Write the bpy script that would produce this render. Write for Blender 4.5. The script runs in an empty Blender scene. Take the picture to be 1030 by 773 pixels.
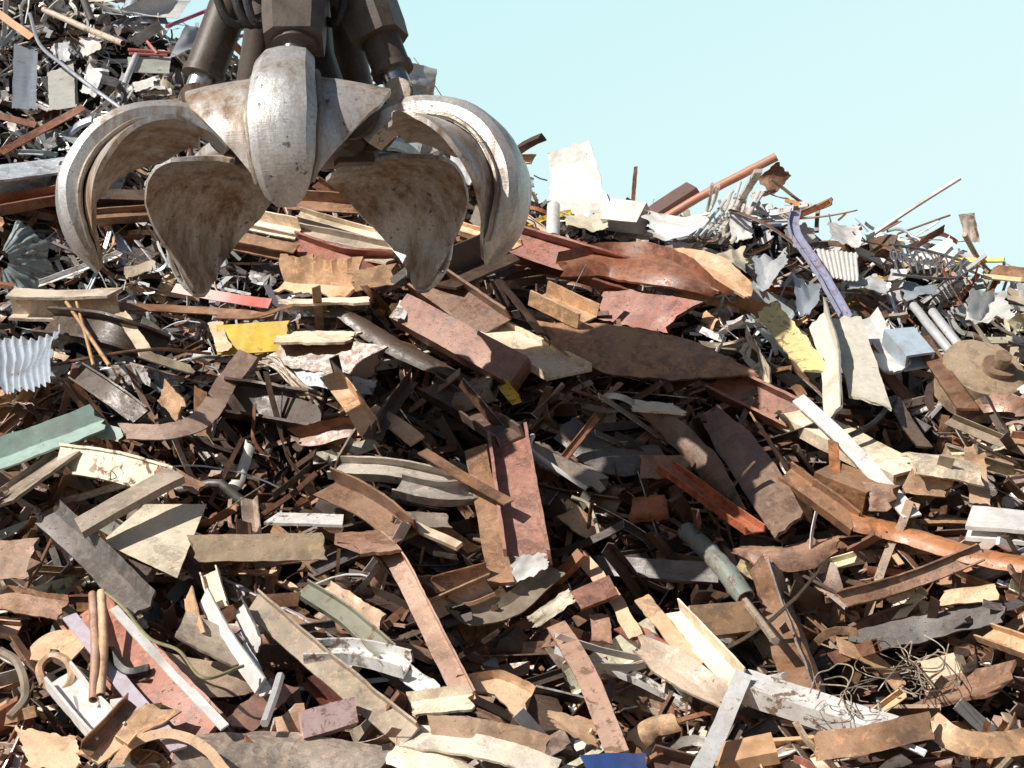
import bpy, bmesh, math, random
import numpy as np
from mathutils import Vector, Matrix, noise as mnoise

SC = bpy.context.scene
COL = SC.collection
R = math.radians
rnd = random.Random(7)

# ------------------------------------------------------------------ camera
CZ = 2.2; PITCH = R(4.0); HF = 20.0
FPX = 515.0 / math.tan(R(HF))
cam = bpy.data.cameras.new("camera"); camo = bpy.data.objects.new("camera", cam); COL.objects.link(camo)
camo.location = (0, 0, CZ); camo.rotation_euler = (R(90) + PITCH, 0, 0)
cam.sensor_width = 36; cam.lens = 18 / math.tan(R(HF)); cam.clip_end = 3000; cam.clip_start = 0.05
SC.camera = camo
CP, SP = math.cos(PITCH), math.sin(PITCH)
EYE = np.array([0, 0, CZ])
def ray(px, py):
    a = (px - 515.0) / FPX; b = (386.5 - py) / FPX
    v = np.array([a, CP - b * SP, SP + b * CP]); return v / np.linalg.norm(v)
def proj(p):
    x, y, z = p[0], p[1], p[2] - CZ
    d = y * CP + z * SP; u = -y * SP + z * CP
    return 515 + FPX * x / d, 386.5 - FPX * u / d, d

# ------------------------------------------------------------------ the heap as a height field
SKU = [-600, -200, 0, 120, 230, 330, 430, 540, 620, 700, 800, 900, 960, 1030, 1250, 1600]
SKV = [60, -10, -54, -15, 28, 66, 90, 180, 201, 186, 194, 216, 232, 264, 316, 410]
def smooth(a, b, x): t = np.clip((x - a) / (b - a), 0, 1); return t * t * (3 - 2 * t)
def surf(x, y, bumps=True):
    x = np.asarray(x, float); y = np.asarray(y, float)
    yy = np.maximum(y, 1.0)
    u = 515 + FPX * x / yy * 1.0
    S = np.interp(u, SKU, SKV)
    k = np.tan(np.arctan((386.5 - S) / FPX) + PITCH)
    g = smooth(330, 120, u) * 0.42
    yc = (5.33 + g * 10.6) / np.maximum(0.62 + g - k, 0.1)
    yc = np.clip(yc, 8, 19)
    hs = 0.9 + 0.62 * (y - 6.5) + g * np.maximum(0, y - 10.6)
    hc = CZ + k * yc
    over = y - yc
    back = hc - 0.45 * over
    d = (hs - back) / 0.8
    h = -np.log(np.exp(-np.clip(d, -30, 30)) + 1) * 0.8 * 0 + np.where(d > 0, back, hs)
    h = h - 0.06 * np.exp(-np.abs(d) * 1.2)
    if bumps:
        h = h + 0.11 * np.sin(1.9 * x + 0.7) * np.sin(1.5 * y + 0.4) + 0.07 * np.sin(4.1 * x + 1.3 * y) + 0.05 * np.sin(5.7 * y - 2.2 * x + 2)
        for cx, cy, r, a in HOLES:
            h = h + a * np.exp(-((x - cx) ** 2 + (y - cy) ** 2) / (r * r))
    return np.maximum(h, -0.05)
HOLES = []
_T = np.arange(4.5, 26, 0.03)
def P(px, py, lift=0.0):
    v = ray(px, py); pts = EYE[None, :] + v[None, :] * _T[:, None]
    h = surf(pts[:, 0], pts[:, 1]) + lift
    m = np.nonzero(pts[:, 2] < h)[0]
    if len(m) == 0:                      # above the skyline: stand over the crest of that column
        i = int(np.argmax(h - pts[:, 2])); return pts[i]
    i = m[0]
    if i == 0: return pts[0]
    a = pts[i - 1][2] - h[i - 1]; b = h[i] - pts[i][2]
    t = a / (a + b + 1e-9); return pts[i - 1] * (1 - t) + pts[i] * t
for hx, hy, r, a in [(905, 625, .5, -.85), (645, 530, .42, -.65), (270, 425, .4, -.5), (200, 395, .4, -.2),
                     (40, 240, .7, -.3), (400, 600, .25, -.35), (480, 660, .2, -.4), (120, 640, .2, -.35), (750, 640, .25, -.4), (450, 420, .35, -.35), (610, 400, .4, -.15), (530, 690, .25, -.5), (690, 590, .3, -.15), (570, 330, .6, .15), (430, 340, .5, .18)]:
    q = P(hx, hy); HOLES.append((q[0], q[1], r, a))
def snormal(x, y):
    e = .15; a = (surf(x + e, y) - surf(x - e, y)) / (2 * e); b = (surf(x, y + e) - surf(x, y - e)) / (2 * e)
    v = np.array([-a, -b, 1.0]); return v / np.linalg.norm(v)

# ------------------------------------------------------------------ materials
def nt(name):
    m = bpy.data.materials.new(name); m.use_nodes = True; t = m.node_tree; t.nodes.clear()
    return m, t
class NB:
    def __init__(s, t): s.t = t
    def n(s, ty, **kw):
        x = s.t.nodes.new(ty)
        for k, v in kw.items():
            if k.startswith('i_'): x.inputs[k[2:].replace('_', ' ')].default_value = v
            else: setattr(x, k, v)
        return x
    def l(s, a, b): s.t.links.new(a, b)
    def noise(s, vec, scale, detail=4, rough=.6, dist=0):
        x = s.n('ShaderNodeTexNoise'); x.inputs['Scale'].default_value = scale; x.inputs['Detail'].default_value = detail
        x.inputs['Roughness'].default_value = rough; x.inputs['Distortion'].default_value = dist; s.l(vec, x.inputs['Vector']); return x.outputs['Fac']
    def rng(s, v, a, b, c=0., d=1.):
        x = s.n('ShaderNodeMapRange'); x.interpolation_type = 'SMOOTHSTEP'; s.l(v, x.inputs[0])
        for i, q in enumerate((a, b, c, d)): x.inputs[i + 1].default_value = q
        return x.outputs[0]
    def mix(s, f, a, b, mode='MIX'):
        x = s.n('ShaderNodeMix', data_type='RGBA', blend_type=mode)
        for sock, v in ((x.inputs[0], f), (x.inputs[6], a), (x.inputs[7], b)):
            if isinstance(v, (int, float)): sock.default_value = v
            elif isinstance(v, tuple): sock.default_value = v if len(v) == 4 else (*v, 1)
            else: s.l(v, sock)
        return x.outputs[2]
    def m(s, op, a, b=0.):
        x = s.n('ShaderNodeMath', operation=op)
        for sock, v in ((x.inputs[0], a), (x.inputs[1], b)):
            if isinstance(v, (int, float)): sock.default_value = v
            else: s.l(v, sock)
        return x.outputs[0]
def coords(b, tc='Object'):
    t = b.n('ShaderNodeTexCoord'); oi = b.n('ShaderNodeObjectInfo')
    add = b.n('ShaderNodeVectorMath', operation='ADD'); b.l(t.outputs[tc], add.inputs[0])
    sc = b.n('ShaderNodeVectorMath', operation='SCALE'); sc.inputs[0].default_value = (37.1, 91.3, 53.7); b.l(oi.outputs['Random'], sc.inputs['Scale'])
    b.l(sc.outputs[0], add.inputs[1])
    mp = b.n('ShaderNodeMapping'); mp.inputs['Scale'].default_value = (.7, 1, 1); b.l(add.outputs[0], mp.inputs[0])
    return add.outputs[0], mp.outputs[0], oi
def finish(b, col, rough, metal, height, bstr, bdist=.004, spec=.4):
    p = b.n('ShaderNodeBsdfPrincipled'); o = b.n('ShaderNodeOutputMaterial')
    for k, v in (('Base Color', col), ('Roughness', rough), ('Metallic', metal)):
        if isinstance(v, (int, float)): p.inputs[k].default_value = v
        elif isinstance(v, tuple): p.inputs[k].default_value = (*v, 1)
        else: b.l(v, p.inputs[k])
    p.inputs['Specular IOR Level'].default_value = spec
    bp = b.n('ShaderNodeBump'); bp.inputs['Strength'].default_value = bstr; bp.inputs['Distance'].default_value = bdist
    b.l(height, bp.inputs['Height']); b.l(bp.outputs[0], p.inputs['Normal']); b.l(p.outputs[0], o.inputs[0])
def upness(b):
    g = b.n('ShaderNodeNewGeometry'); s = b.n('ShaderNodeSeparateXYZ'); b.l(g.outputs['Normal'], s.inputs[0]); return s.outputs[2], g
MAT = {}
def mk_rust(name, dust_toplight=.45, orange=.45, dark=.34, rough=.42):
    m, t = nt(name); b = NB(t); v, vs, oi = coords(b)
    base = oi.outputs['Color']
    n1 = b.noise(v, 8, 8, .7, .4); n2 = b.noise(v, 95, 5, .75); n3 = b.noise(vs, 24, 7, .72, .5); n4 = b.noise(v, 2.0, 4)
    fine = b.noise(v, 240, 3, .7); n6 = b.noise(v, 4.5, 7, .66, .8)
    dk = b.mix(1.0, base, (dark, dark * .92, dark * .86), 'MULTIPLY')
    c = b.mix(b.m('MULTIPLY', b.rng(n1, .46, .60), .75), base, dk)
    c = b.mix(b.m('MULTIPLY', b.rng(n3, .52, .62), .6), c, b.mix(1.0, base, (1.7, 1.5, 1.35), 'MULTIPLY'))
    c = b.mix(b.m('MULTIPLY', b.rng(n2, .54, .66), orange * .7), c, (.33, .13, .04))
    sc_ = b.m('MULTIPLY', b.rng(n6, .53, .58), b.rng(n2, .7, .45))           # flat grey mill scale
    c = b.mix(b.m('MULTIPLY', sc_, .45), c, b.mix(.55, (.15, .145, .15), base))
    c = b.mix(b.m('MULTIPLY', b.rng(fine, .48, .66), .5), c, b.mix(1.0, base, (.42, .38, .35), 'MULTIPLY'))
    mp2 = b.n('ShaderNodeMapping'); mp2.inputs['Scale'].default_value = (.05, 1, 1); mp2.inputs['Rotation'].default_value = (.2, .3, .9); b.l(v, mp2.inputs[0])
    scr = b.noise(mp2.outputs[0], 170, 2, .6)
    c = b.mix(b.m('MULTIPLY', b.m('MULTIPLY', b.rng(scr, .66, .72), b.rng(n4, .45, .6)), .8), c, b.mix(.5, base, (.72, .66, .60)))
    pit = b.rng(b.noise(v, 34, 7, .8), .60, .645)
    c = b.mix(b.m('MULTIPLY', pit, .75), c, (.035, .020, .015))
    up, g = upness(b)
    dz = b.m('MULTIPLY', b.rng(up, .2, .9), b.rng(n4, .35, .62))  # real dust on upward faces, strengthened to paint tops sunlit against dark sides
    c = b.mix(b.m('MULTIPLY', b.m('MULTIPLY', dz, dust_toplight), b.rng(n2, .35, .55, .45, 1)), c, b.mix(.5, b.mix(1.0, base, (2.1, 2.2, 2.3), 'MULTIPLY'), (.62, .48, .37)))
    hgt = b.m('ADD', b.m('MULTIPLY', n2, .6), b.m('ADD', b.m('MULTIPLY', n1, .6), b.m('MULTIPLY', pit, .8)))
    finish(b, c, b.m('SUBTRACT', b.rng(n3, .3, .7, rough, rough + .3), b.m('MULTIPLY', sc_, .08)), b.m('MULTIPLY', sc_, .35), b.m('ADD', hgt, b.m('MULTIPLY', fine, .35)), .55, .003, .9); MAT[name] = m
def mk_paint(name, chip=.55, rough=.4):
    m, t = nt(name); b = NB(t); v, vs, oi = coords(b)
    base = oi.outputs['Color']
    n1 = b.noise(v, 11, 10, .78, .5); n2 = b.noise(v, 90, 4, .7); n3 = b.noise(vs, 22, 6, .7, .4); n4 = b.noise(v, 3, 4)
    c = b.mix(b.rng(n3, .35, .7, 0, .45), base, b.mix(1.0, base, (.62, .55, .46), 'MULTIPLY'))
    ch = b.m('MULTIPLY', b.rng(n1, chip, chip + .03), b.rng(n4, .3, .6, .3, 1))
    c = b.mix(b.m('MULTIPLY', b.rng(n2, .5, .8), .3), c, (.16, .11, .08))
    c = b.mix(ch, c, b.mix(n2, (.10, .055, .035), (.28, .16, .10)))
    c = b.mix(b.m('MULTIPLY', b.rng(n4, .45, .75), .45), c, (.30, .24, .19))
    hgt = b.m('ADD', b.m('MULTIPLY', n2, .35), b.m('SUBTRACT', 1.0, ch))
    finish(b, c, b.m('ADD', rough, b.m('MULTIPLY', ch, .4)), 0.0, hgt, .3, .002, .5); MAT[name] = m
def mk_galv(name, metal=.75, rough=.33):
    m, t = nt(name); b = NB(t); v, vs, oi = coords(b)
    base = oi.outputs['Color']
    n1 = b.noise(v, 7, 6, .65); n2 = b.noise(v, 40, 4, .6); n3 = b.noise(vs, 25, 4, .6)
    vo = b.n('ShaderNodeTexVoronoi'); vo.inputs['Scale'].default_value = 60; b.l(v, vo.inputs['Vector'])
    c = b.mix(b.rng(n3, .3, .75, 0, .45), base, b.mix(1.0, base, (.6, .6, .62), 'MULTIPLY'))
    c = b.mix(b.m('MULTIPLY', vo.outputs['Distance'], .25), c, b.mix(1.0, base, (.7, .72, .75), 'MULTIPLY'))
    ch = b.rng(n1, .60, .72)
    c = b.mix(b.m('MULTIPLY', ch, .7), c, (.22, .15, .10))
    finish(b, c, b.rng(n1, .3, .8, rough - .08, rough + .25), b.m('MULTIPLY', metal, b.m('SUBTRACT', 1.0, ch)), b.m('ADD', n1, b.m('MULTIPLY', n2, .3)), .35, .004, .5); MAT[name] = m
def mk_grab(name, shine):
    m, t = nt(name); b = NB(t); v, vs, oi = coords(b)
    base = oi.outputs['Color']
    st = b.n('ShaderNodeMapping'); st.inputs['Scale'].default_value = (1, 1, .25); b.l(v, st.inputs[0]); sv = st.outputs[0]
    n1 = b.noise(sv, 2.6, 9, .66, .2); n2 = b.noise(v, 60, 6, .75); n3 = b.noise(sv, 13, 8, .72); n5 = b.noise(sv, 30, 6, .7)
    sh = b.rng(b.m('ADD', b.m('MULTIPLY', n1, .6), b.m('MULTIPLY', n3, .4)), .42 - shine * .16, .62 - shine * .16)
    brown = b.mix(b.rng(n3, .3, .7), (.20, .125, .075), (.46, .32, .21))
    steel = b.mix(b.rng(n2, .35, .7), (.80, .80, .79), (.56, .55, .54))
    c = b.mix(sh, brown, steel)
    c = b.mix(b.rng(n5, .50, .68, 0, .5), c, (.60, .55, .49))
    sp = b.m('MULTIPLY', b.rng(b.noise(v, 16, 5, .75), .60, .66), b.rng(n1, .40, .55))
    c = b.mix(b.m('MULTIPLY', sp, .85), c, (.055, .035, .028))
    c = b.mix(1.0, c, base, 'MULTIPLY')
    mpz = b.n('ShaderNodeMapping'); mpz.inputs['Scale'].default_value = (2, 2, 60); mpz.inputs['Rotation'].default_value = (.35, .2, .4); b.l(v, mpz.inputs[0])
    scr = b.noise(mpz.outputs[0], 3, 4, .6)
    finish(b, c, b.rng(n3, .2, .8, .28, .55), b.m('MULTIPLY', sh, b.m('SUBTRACT', .6, b.m('MULTIPLY', sp, .6))), b.m('ADD', b.m('ADD', b.m('MULTIPLY', n2, .6), n3), b.m('MULTIPLY', scr, .6)), .4, .006, .5); MAT[name] = m
def mk_plain(name, rough=.6, spec=.4, metal=0.0):
    m, t = nt(name); b = NB(t); v, vs, oi = coords(b)
    base = oi.outputs['Color']; n1 = b.noise(v, 8, 6); n2 = b.noise(v, 50, 4)
    c = b.mix(b.rng(n1, .35, .7, 0, .8), base, b.mix(1.0, base, (.5, .46, .42), 'MULTIPLY'))
    c = b.mix(b.rng(n2, .55, .75, 0, .35), c, (.28, .2, .14))
    finish(b, c, rough, metal, b.m('ADD', n1, n2), .35, .004, spec); MAT[name] = m
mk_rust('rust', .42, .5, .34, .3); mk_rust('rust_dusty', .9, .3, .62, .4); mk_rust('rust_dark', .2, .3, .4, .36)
mk_paint('paint', .62); mk_paint('paint_worn', .54, .5); mk_plain('cut_edge', .4, .6); mk_galv('galv', .35, .3); mk_galv('bare', .25, .34)
mk_grab('grab_shell', .5); mk_grab('grab_inner', .05); mk_grab('grab_brown', -.1); mk_plain('grime', .5, .5); mk_plain('rubber', .45, .5); mk_plain('wood', .8, .2)
mk_galv('chrome', .95, .2)
def mk_rim():
    m, t = nt('rim_steel'); b = NB(t); v, vs, oi = coords(b); n = b.noise(v, 40, 5, .7)
    finish(b, b.mix(b.rng(n, .35, .65), (.78, .75, .70), b.mix(.6, oi.outputs['Color'], (.5, .42, .34))), .3, .35, n, .5, .003, .6); MAT['rim_steel'] = m
mk_rim()
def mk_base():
    m, t = nt('heap_dark'); b = NB(t); tc = b.n('ShaderNodeTexCoord'); v = tc.outputs['Object']  # near-black colour paints in the shade inside the heap, under the pieces
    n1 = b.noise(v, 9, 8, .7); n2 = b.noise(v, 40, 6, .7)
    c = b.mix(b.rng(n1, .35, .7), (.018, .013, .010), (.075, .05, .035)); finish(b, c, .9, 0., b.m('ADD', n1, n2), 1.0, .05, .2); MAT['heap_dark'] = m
    m, t = nt('yard_dirt'); b = NB(t); tc = b.n('ShaderNodeTexCoord'); v = tc.outputs['Object']
    n1 = b.noise(v, .6, 8, .6); n2 = b.noise(v, 14, 8, .7)
    c = b.mix(n1, (.17, .13, .10), (.30, .25, .20)); c = b.mix(b.rng(n2, .5, .7, 0, .6), c, (.10, .075, .055)); finish(b, c, .95, 0., b.m('ADD', n1, n2), .6, .03, .2); MAT['yard_dirt'] = m
mk_base()

# ------------------------------------------------------------------ mesh helpers
def mesh_obj(name, V, F, mat, loc=None, M=None, color=(.2, .2, .2), parent=None, smooth_deg=32, flat=False):
    me = bpy.data.meshes.new(name)
    me.from_pydata([tuple(map(float, v)) for v in V], [], F); me.validate(verbose=False)
    if not flat:
        me.polygons.foreach_set('use_smooth', [True] * len(me.polygons)); me.set_sharp_from_angle(angle=R(smooth_deg))
    me.materials.append(MAT[mat])
    o = bpy.data.objects.new(name, me); COL.objects.link(o)
    if M is not None: o.matrix_world = M
    elif loc is not None: o.location = loc
    if parent is not None: o.parent = parent
    o.color = (*color, 1); return o
def basis(px, py, tdir, n):
    x = Vector(tdir).normalized(); y = Vector(n).cross(x)
    if y.length < 1e-3: y = Vector((0, 0, 1)).cross(x)
    y.normalize(); z = x.cross(y); return x, y, z
def catmull(pts, n):
    pts = [np.array(p, float) for p in pts]
    if len(pts) == 2: return np.array([pts[0] * (1 - t) + pts[1] * t for t in np.linspace(0, 1, n)])
    q = [2 * pts[0] - pts[1]] + pts + [2 * pts[-1] - pts[-2]]; out = []
    for t in np.linspace(0, len(pts) - 1 - 1e-6, n):
        i = int(t); f = t - i; a, b, c, d = q[i:i + 4]
        out.append(.5 * (2 * b + (c - a) * f + (2 * a - 5 * b + 4 * c - d) * f * f + (3 * b - a - 3 * c + d) * f ** 3))
    return np.array(out)
# cross sections: list of (a,b) closed outline; a = across, b = along the face normal
def sec_flat(w, t, n=4, camber=0.0):
    A = np.linspace(-.5, .5, n + 1); top = [(w * a, t / 2 + camber * w * (1 - 4 * a * a)) for a in A]; bot = [(w * a, -t / 2 + camber * w * (1 - 4 * a * a)) for a in A[::-1]]
    return bot[::-1][::1] + top[::-1]
def sec_angle(w, t, h=None):
    h = h or w * .8
    return [(-w / 2, -t / 2), (0, -t / 2), (w / 2, -t / 2), (w / 2, h), (w / 2 - t, h), (w / 2 - t, h / 2), (w / 2 - t, t / 2), (0, t / 2), (-w / 2, t / 2)]
def sec_channel(w, t, h=None):
    h = h or w * .45
    return [(-w / 2, 0), (0, 0), (w / 2, 0), (w / 2, h), (w / 2 - t, h), (w / 2 - t, t), (0, t), (-w / 2 + t, t), (-w / 2 + t, h), (-w / 2, h)]
def sec_i(w, t, h=None):
    h = h or w * .9
    return [(-w / 2, -h / 2), (w / 2, -h / 2), (w / 2, -h / 2 + t), (t / 2, -h / 2 + t), (t / 2, h / 2 - t), (w / 2, h / 2 - t), (w / 2, h / 2), (-w / 2, h / 2), (-w / 2, h / 2 - t), (-t / 2, h / 2 - t), (-t / 2, -h / 2 + t), (-w / 2, -h / 2 + t)]
def sec_tee(w, t, h=None):
    h = h or w * .8
    return [(-w / 2, 0), (w / 2, 0), (w / 2, t), (t / 2, t), (t / 2, h), (-t / 2, h), (-t / 2, t), (-w / 2, t)]
def sec_round(r, n=10, sq=1.0): return [(r * math.cos(2 * math.pi * i / n), r * sq * math.sin(2 * math.pi * i / n)) for i in range(n)]
def sec_box(w, h): return [(-w / 2, -h / 2), (0, -h / 2), (w / 2, -h / 2), (w / 2, h / 2), (0, h / 2), (-w / 2, h / 2)]
def sec_shell(w, t, arc=1.6, n=8):                  # curved plate (part of a pipe wall)
    r = w / (2 * math.sin(min(arc, 3.0) / 2)); an = np.linspace(-arc / 2, arc / 2, n + 1)
    o = [(r * math.sin(a), r * math.cos(a) - r) for a in an]; i = [((r - t) * math.sin(a), (r - t) * math.cos(a) - r) for a in an]
    return i + o[::-1]
def sweep(pts, nrm, sec, hollow=None, twist=0., taper=None, rag=0., cut=0., dent=0., rs=None, jag=0., camb=0., fold=0., f0=0.):
    """vertices in world space along pts; returns V, F"""
    rs = rs or rnd
    pts = np.array(pts, float); M = len(pts); K = len(sec)
    tan = np.gradient(pts, axis=0); tan /= np.linalg.norm(tan, axis=1)[:, None] + 1e-12
    nrm = np.array(nrm, float)
    seg = np.linalg.norm(np.diff(pts, axis=0), axis=1); s = np.concatenate([[0], np.cumsum(seg)]); L = s[-1]; s = s / max(L, 1e-6)
    sd = Vector((rs.uniform(-99, 99), rs.uniform(-99, 99), rs.uniform(-99, 99)))
    wmax = max(abs(a) for a, b in sec) * 2
    loops = [sec] + ([hollow] if hollow else [])
    V = []
    prev = nrm
    c0, c1 = rs.uniform(-cut, cut), rs.uniform(-cut, cut)
    for j in range(M):
        t = tan[j]; y = np.cross(prev, t); y /= np.linalg.norm(y) + 1e-12; z = np.cross(t, y); prev = z
        a = twist * s[j]; ca, sa = math.cos(a), math.sin(a)
        Y = y * ca + z * sa; Z = z * ca - y * sa
        k = 1.0 if taper is None else np.interp(s[j], np.linspace(0, 1, len(taper)), taper)
        for sec_ in loops:
            for (p, q) in sec_:
                off = 0.
                if j == 0: off = c0 * p - jag * abs(mnoise.noise(sd + Vector((p * 25, 3, 0)))) * wmax
                if j == M - 1: off = c1 * p + jag * abs(mnoise.noise(sd + Vector((p * 25, 9, 0)))) * wmax
                kk = k
                if rag: kk = k * (1 + rag * mnoise.noise(sd + Vector((s[j] * L * 14, 5 if p > 0 else 11, 0))) + rag * .5 * mnoise.noise(sd + Vector((s[j] * L * 41, 5 if p > 0 else 11, 7))))
                w = pts[j] + Y * p * kk + Z * (q * (k if abs(q) > .03 else 1) + camb * p * p + fold * max(0., p - f0 * wmax)) + t * off
                if dent: w = w + dent * np.array(mnoise.noise_vector(sd + Vector(w) * 5.0)) + dent * .35 * np.array(mnoise.noise_vector(sd + Vector(w) * 17.0))
                V.append(w)
    F = []; KK = K * len(loops)
    for j in range(M - 1):
        for li in range(len(loops)):
            for i in range(K):
                a = j * KK + li * K + i; b_ = j * KK + li * K + (i + 1) % K
                f = (a, b_, b_ + KK, a + KK); F.append(f if li == 0 else f[::-1])
    if hollow:
        for i in range(K):
            i2 = (i + 1) % K
            F.append((i, i + K, i2 + K, i2)); e = (M - 1) * KK; F.append((e + i, e + i2, e + i2 + K, e + i + K))
    else:
        F.append(tuple(range(K))[::-1]); e = (M - 1) * KK; F.append(tuple(e + i for i in range(K)))
    return V, F
def local(V, x, y, z, o):
    A = np.array([x, y, z], float); V = np.array(V, float) - np.array(o, float)[None, :]; return V @ A.T
def rim(o, n, M):
    o.data.materials.append(MAT['rim_steel']); K = 2 * (n + 1); P_ = o.data.polygons
    if len(P_) != K * (M - 1) + 2: return
    for j in range(M - 1):
        P_[j * K + n].material_index = 1; P_[j * K + K - 1].material_index = 1
    P_[len(P_) - 1].material_index = 1; P_[len(P_) - 2].material_index = 1
def place(name, V, F, x, n, mat, color, parent=None, smooth_deg=32, flat=False):
    """link a world-space mesh with its origin at its centre and its local x along the piece"""
    c = np.mean(np.array(V), axis=0); X, Y, Z = basis(0, 0, x, n)
    W = local(V, X, Y, Z, c); M = Matrix((( X[0], Y[0], Z[0], c[0]), (X[1], Y[1], Z[1], c[1]), (X[2], Y[2], Z[2], c[2]), (0, 0, 0, 1)))
    return mesh_obj(name, W, F, mat, M=M, color=color, parent=None if parent is None else parent, smooth_deg=smooth_deg, flat=flat)

def tag(o, label=None, cat=None, group=None, kind=None):
    for k, v in (('label', label), ('category', cat), ('group', group), ('kind', kind)):
        if v: o[k] = v
    return o

# palette (real-world base colours)
C = dict(dark=(.055, .030, .018), brown=(.17, .080, .038), mid=(.28, .145, .075), tan=(.54, .34, .195), pale=(.74, .60, .45), pink=(.36, .205, .14),
         red=(.24, .06, .03), oxide=(.34, .12, .085), orange=(.42, .17, .065), grey=(.31, .255, .20), dgrey=(.10, .09, .085), white=(.80, .80, .79),
         cream=(.68, .62, .48), yellow=(.75, .50, .04), lemon=(.72, .62, .30), teal=(.36, .50, .46), blue=(.06, .13, .42), violet=(.34, .35, .46),
         silver=(.74, .76, .78), bluegrey=(.46, .52, .58), green=(.26, .27, .21), black=(.02, .02, .022), magenta=(.50, .08, .20), rustred=(.24, .085, .04))
NRM = dict(cam=(-.05, -.95, .3), up=(-.1, -.4, .9), left=(-.75, -.5, .35), right=(.75, -.5, .35), sky=(0, -.1, 1), half=(-.1, -.72, .68), lup=(-.5, -.4, .75), rup=(.5, -.4, .75))
KINDS = {}
LAND = []        # landmarks for the labels of small pieces
FOOT = []        # footprints (px polyline, half width px) that smaller pieces keep clear of
def build_kind(kind, pts, n, w, rs, taper=None, hand=False, thick=None, **kw):
    L = float(np.sum(np.linalg.norm(np.diff(np.array(pts), axis=0), axis=1)))
    t = thick or min(.019, max(.006, w * .085))
    if kind == 'plate': V, F = sweep(pts, n, sec_flat(w, t, 6), taper=taper, rag=kw.get('rag', .18), cut=kw.get('cut', .5), dent=kw.get('dent', .009), jag=.5, rs=rs, twist=kw.get('twist', 0), camb=kw.get('camb', 0), fold=kw.get('fold', 0), f0=kw.get('f0', 0))
    elif kind == 'bar': V, F = sweep(pts, n, sec_flat(w, t * 1.5, 2), taper=taper, rag=.05, cut=.4, dent=.003, rs=rs, twist=kw.get('twist', 0))
    elif kind == 'strap': V, F = sweep(pts, n, sec_flat(w, t * .8, 3), taper=taper, rag=.08, cut=.5, dent=.005, rs=rs, twist=kw.get('twist', 0))
    elif kind == 'angle': V, F = sweep(pts, n, sec_angle(w, t, kw.get('h')), taper=taper, rag=.04, cut=.5, dent=.004, jag=.12, rs=rs, twist=kw.get('twist', 0))
    elif kind == 'channel': V, F = sweep(pts, n, sec_channel(w, t, kw.get('h')), taper=taper, rag=.03, cut=.4, dent=kw.get('dent', .004), jag=.12, rs=rs, twist=kw.get('twist', 0))
    elif kind == 'girder': V, F = sweep(pts, n, sec_i(w, t * 1.2, kw.get('h')), cut=.3, dent=.006, jag=.05, rs=rs, twist=kw.get('twist', 0))
    elif kind == 'tee': V, F = sweep(pts, n, sec_tee(w, t, kw.get('h')), cut=.3, dent=.006, jag=.05, rs=rs, twist=kw.get('twist', 0))
    elif kind == 'tube':
        h = kw.get('h', w * .8); V, F = sweep(pts, n, sec_box(w, h), hollow=sec_box(w - 2 * t, h - 2 * t), dent=.006, cut=.2, rs=rs, twist=kw.get('twist', 0))
    elif kind == 'beam': V, F = sweep(pts, n, sec_box(w, kw.get('h', w * .6)), dent=.005, cut=.2, rs=rs, taper=taper)
    elif kind == 'pipe':
        k = 12; V, F = sweep(pts, n, sec_round(w / 2, k), hollow=sec_round(w / 2 * .82, k), dent=kw.get('dent', .003), rs=rs)
    elif kind == 'rod': V, F = sweep(pts, n, sec_round(w / 2, 6), dent=0, rs=rs)
    elif kind == 'shell': V, F = sweep(pts, n, sec_shell(w, t, kw.get('arc', 1.5)), taper=taper, rag=.1, cut=.5, dent=kw.get('dent', .008), jag=.2, rs=rs)
    return V, F
DEFN = dict(plate='steel_plate', bar='flat_bar', strap='steel_strap', angle='angle_iron', channel='channel_iron', girder='girder', tee='tee_iron', tube='square_tube', beam='solid_bar', pipe='pipe', rod='rod', shell='curved_plate')
CATN = dict(plate='steel plate', bar='flat bar', strap='steel strap', angle='angle iron', channel='steel channel', girder='girder', tee='tee iron', tube='square tube', beam='steel bar', pipe='pipe', rod='rod', shell='curved plate')
def hits_heap(px, py, lift=0.):
    v = ray(px, py); q = EYE[None, :] + v[None, :] * _T[:, None]; return bool((q[:, 2] < surf(q[:, 0], q[:, 1]) + lift).any())
def resolve(pts, lifts):
    W = [P(a, b, lf) if hits_heap(a, b, lf) else None for (a, b), lf in zip(pts, lifts)]
    ok = [w for w in W if w is not None]
    dd = np.linalg.norm((ok[-1] if W[0] is None and ok else ok[0]) - EYE) if ok else np.linalg.norm(P(*pts[0]) - EYE)
    return [EYE + ray(*p) * dd if w is None else w for w, p in zip(W, pts)]
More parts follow.
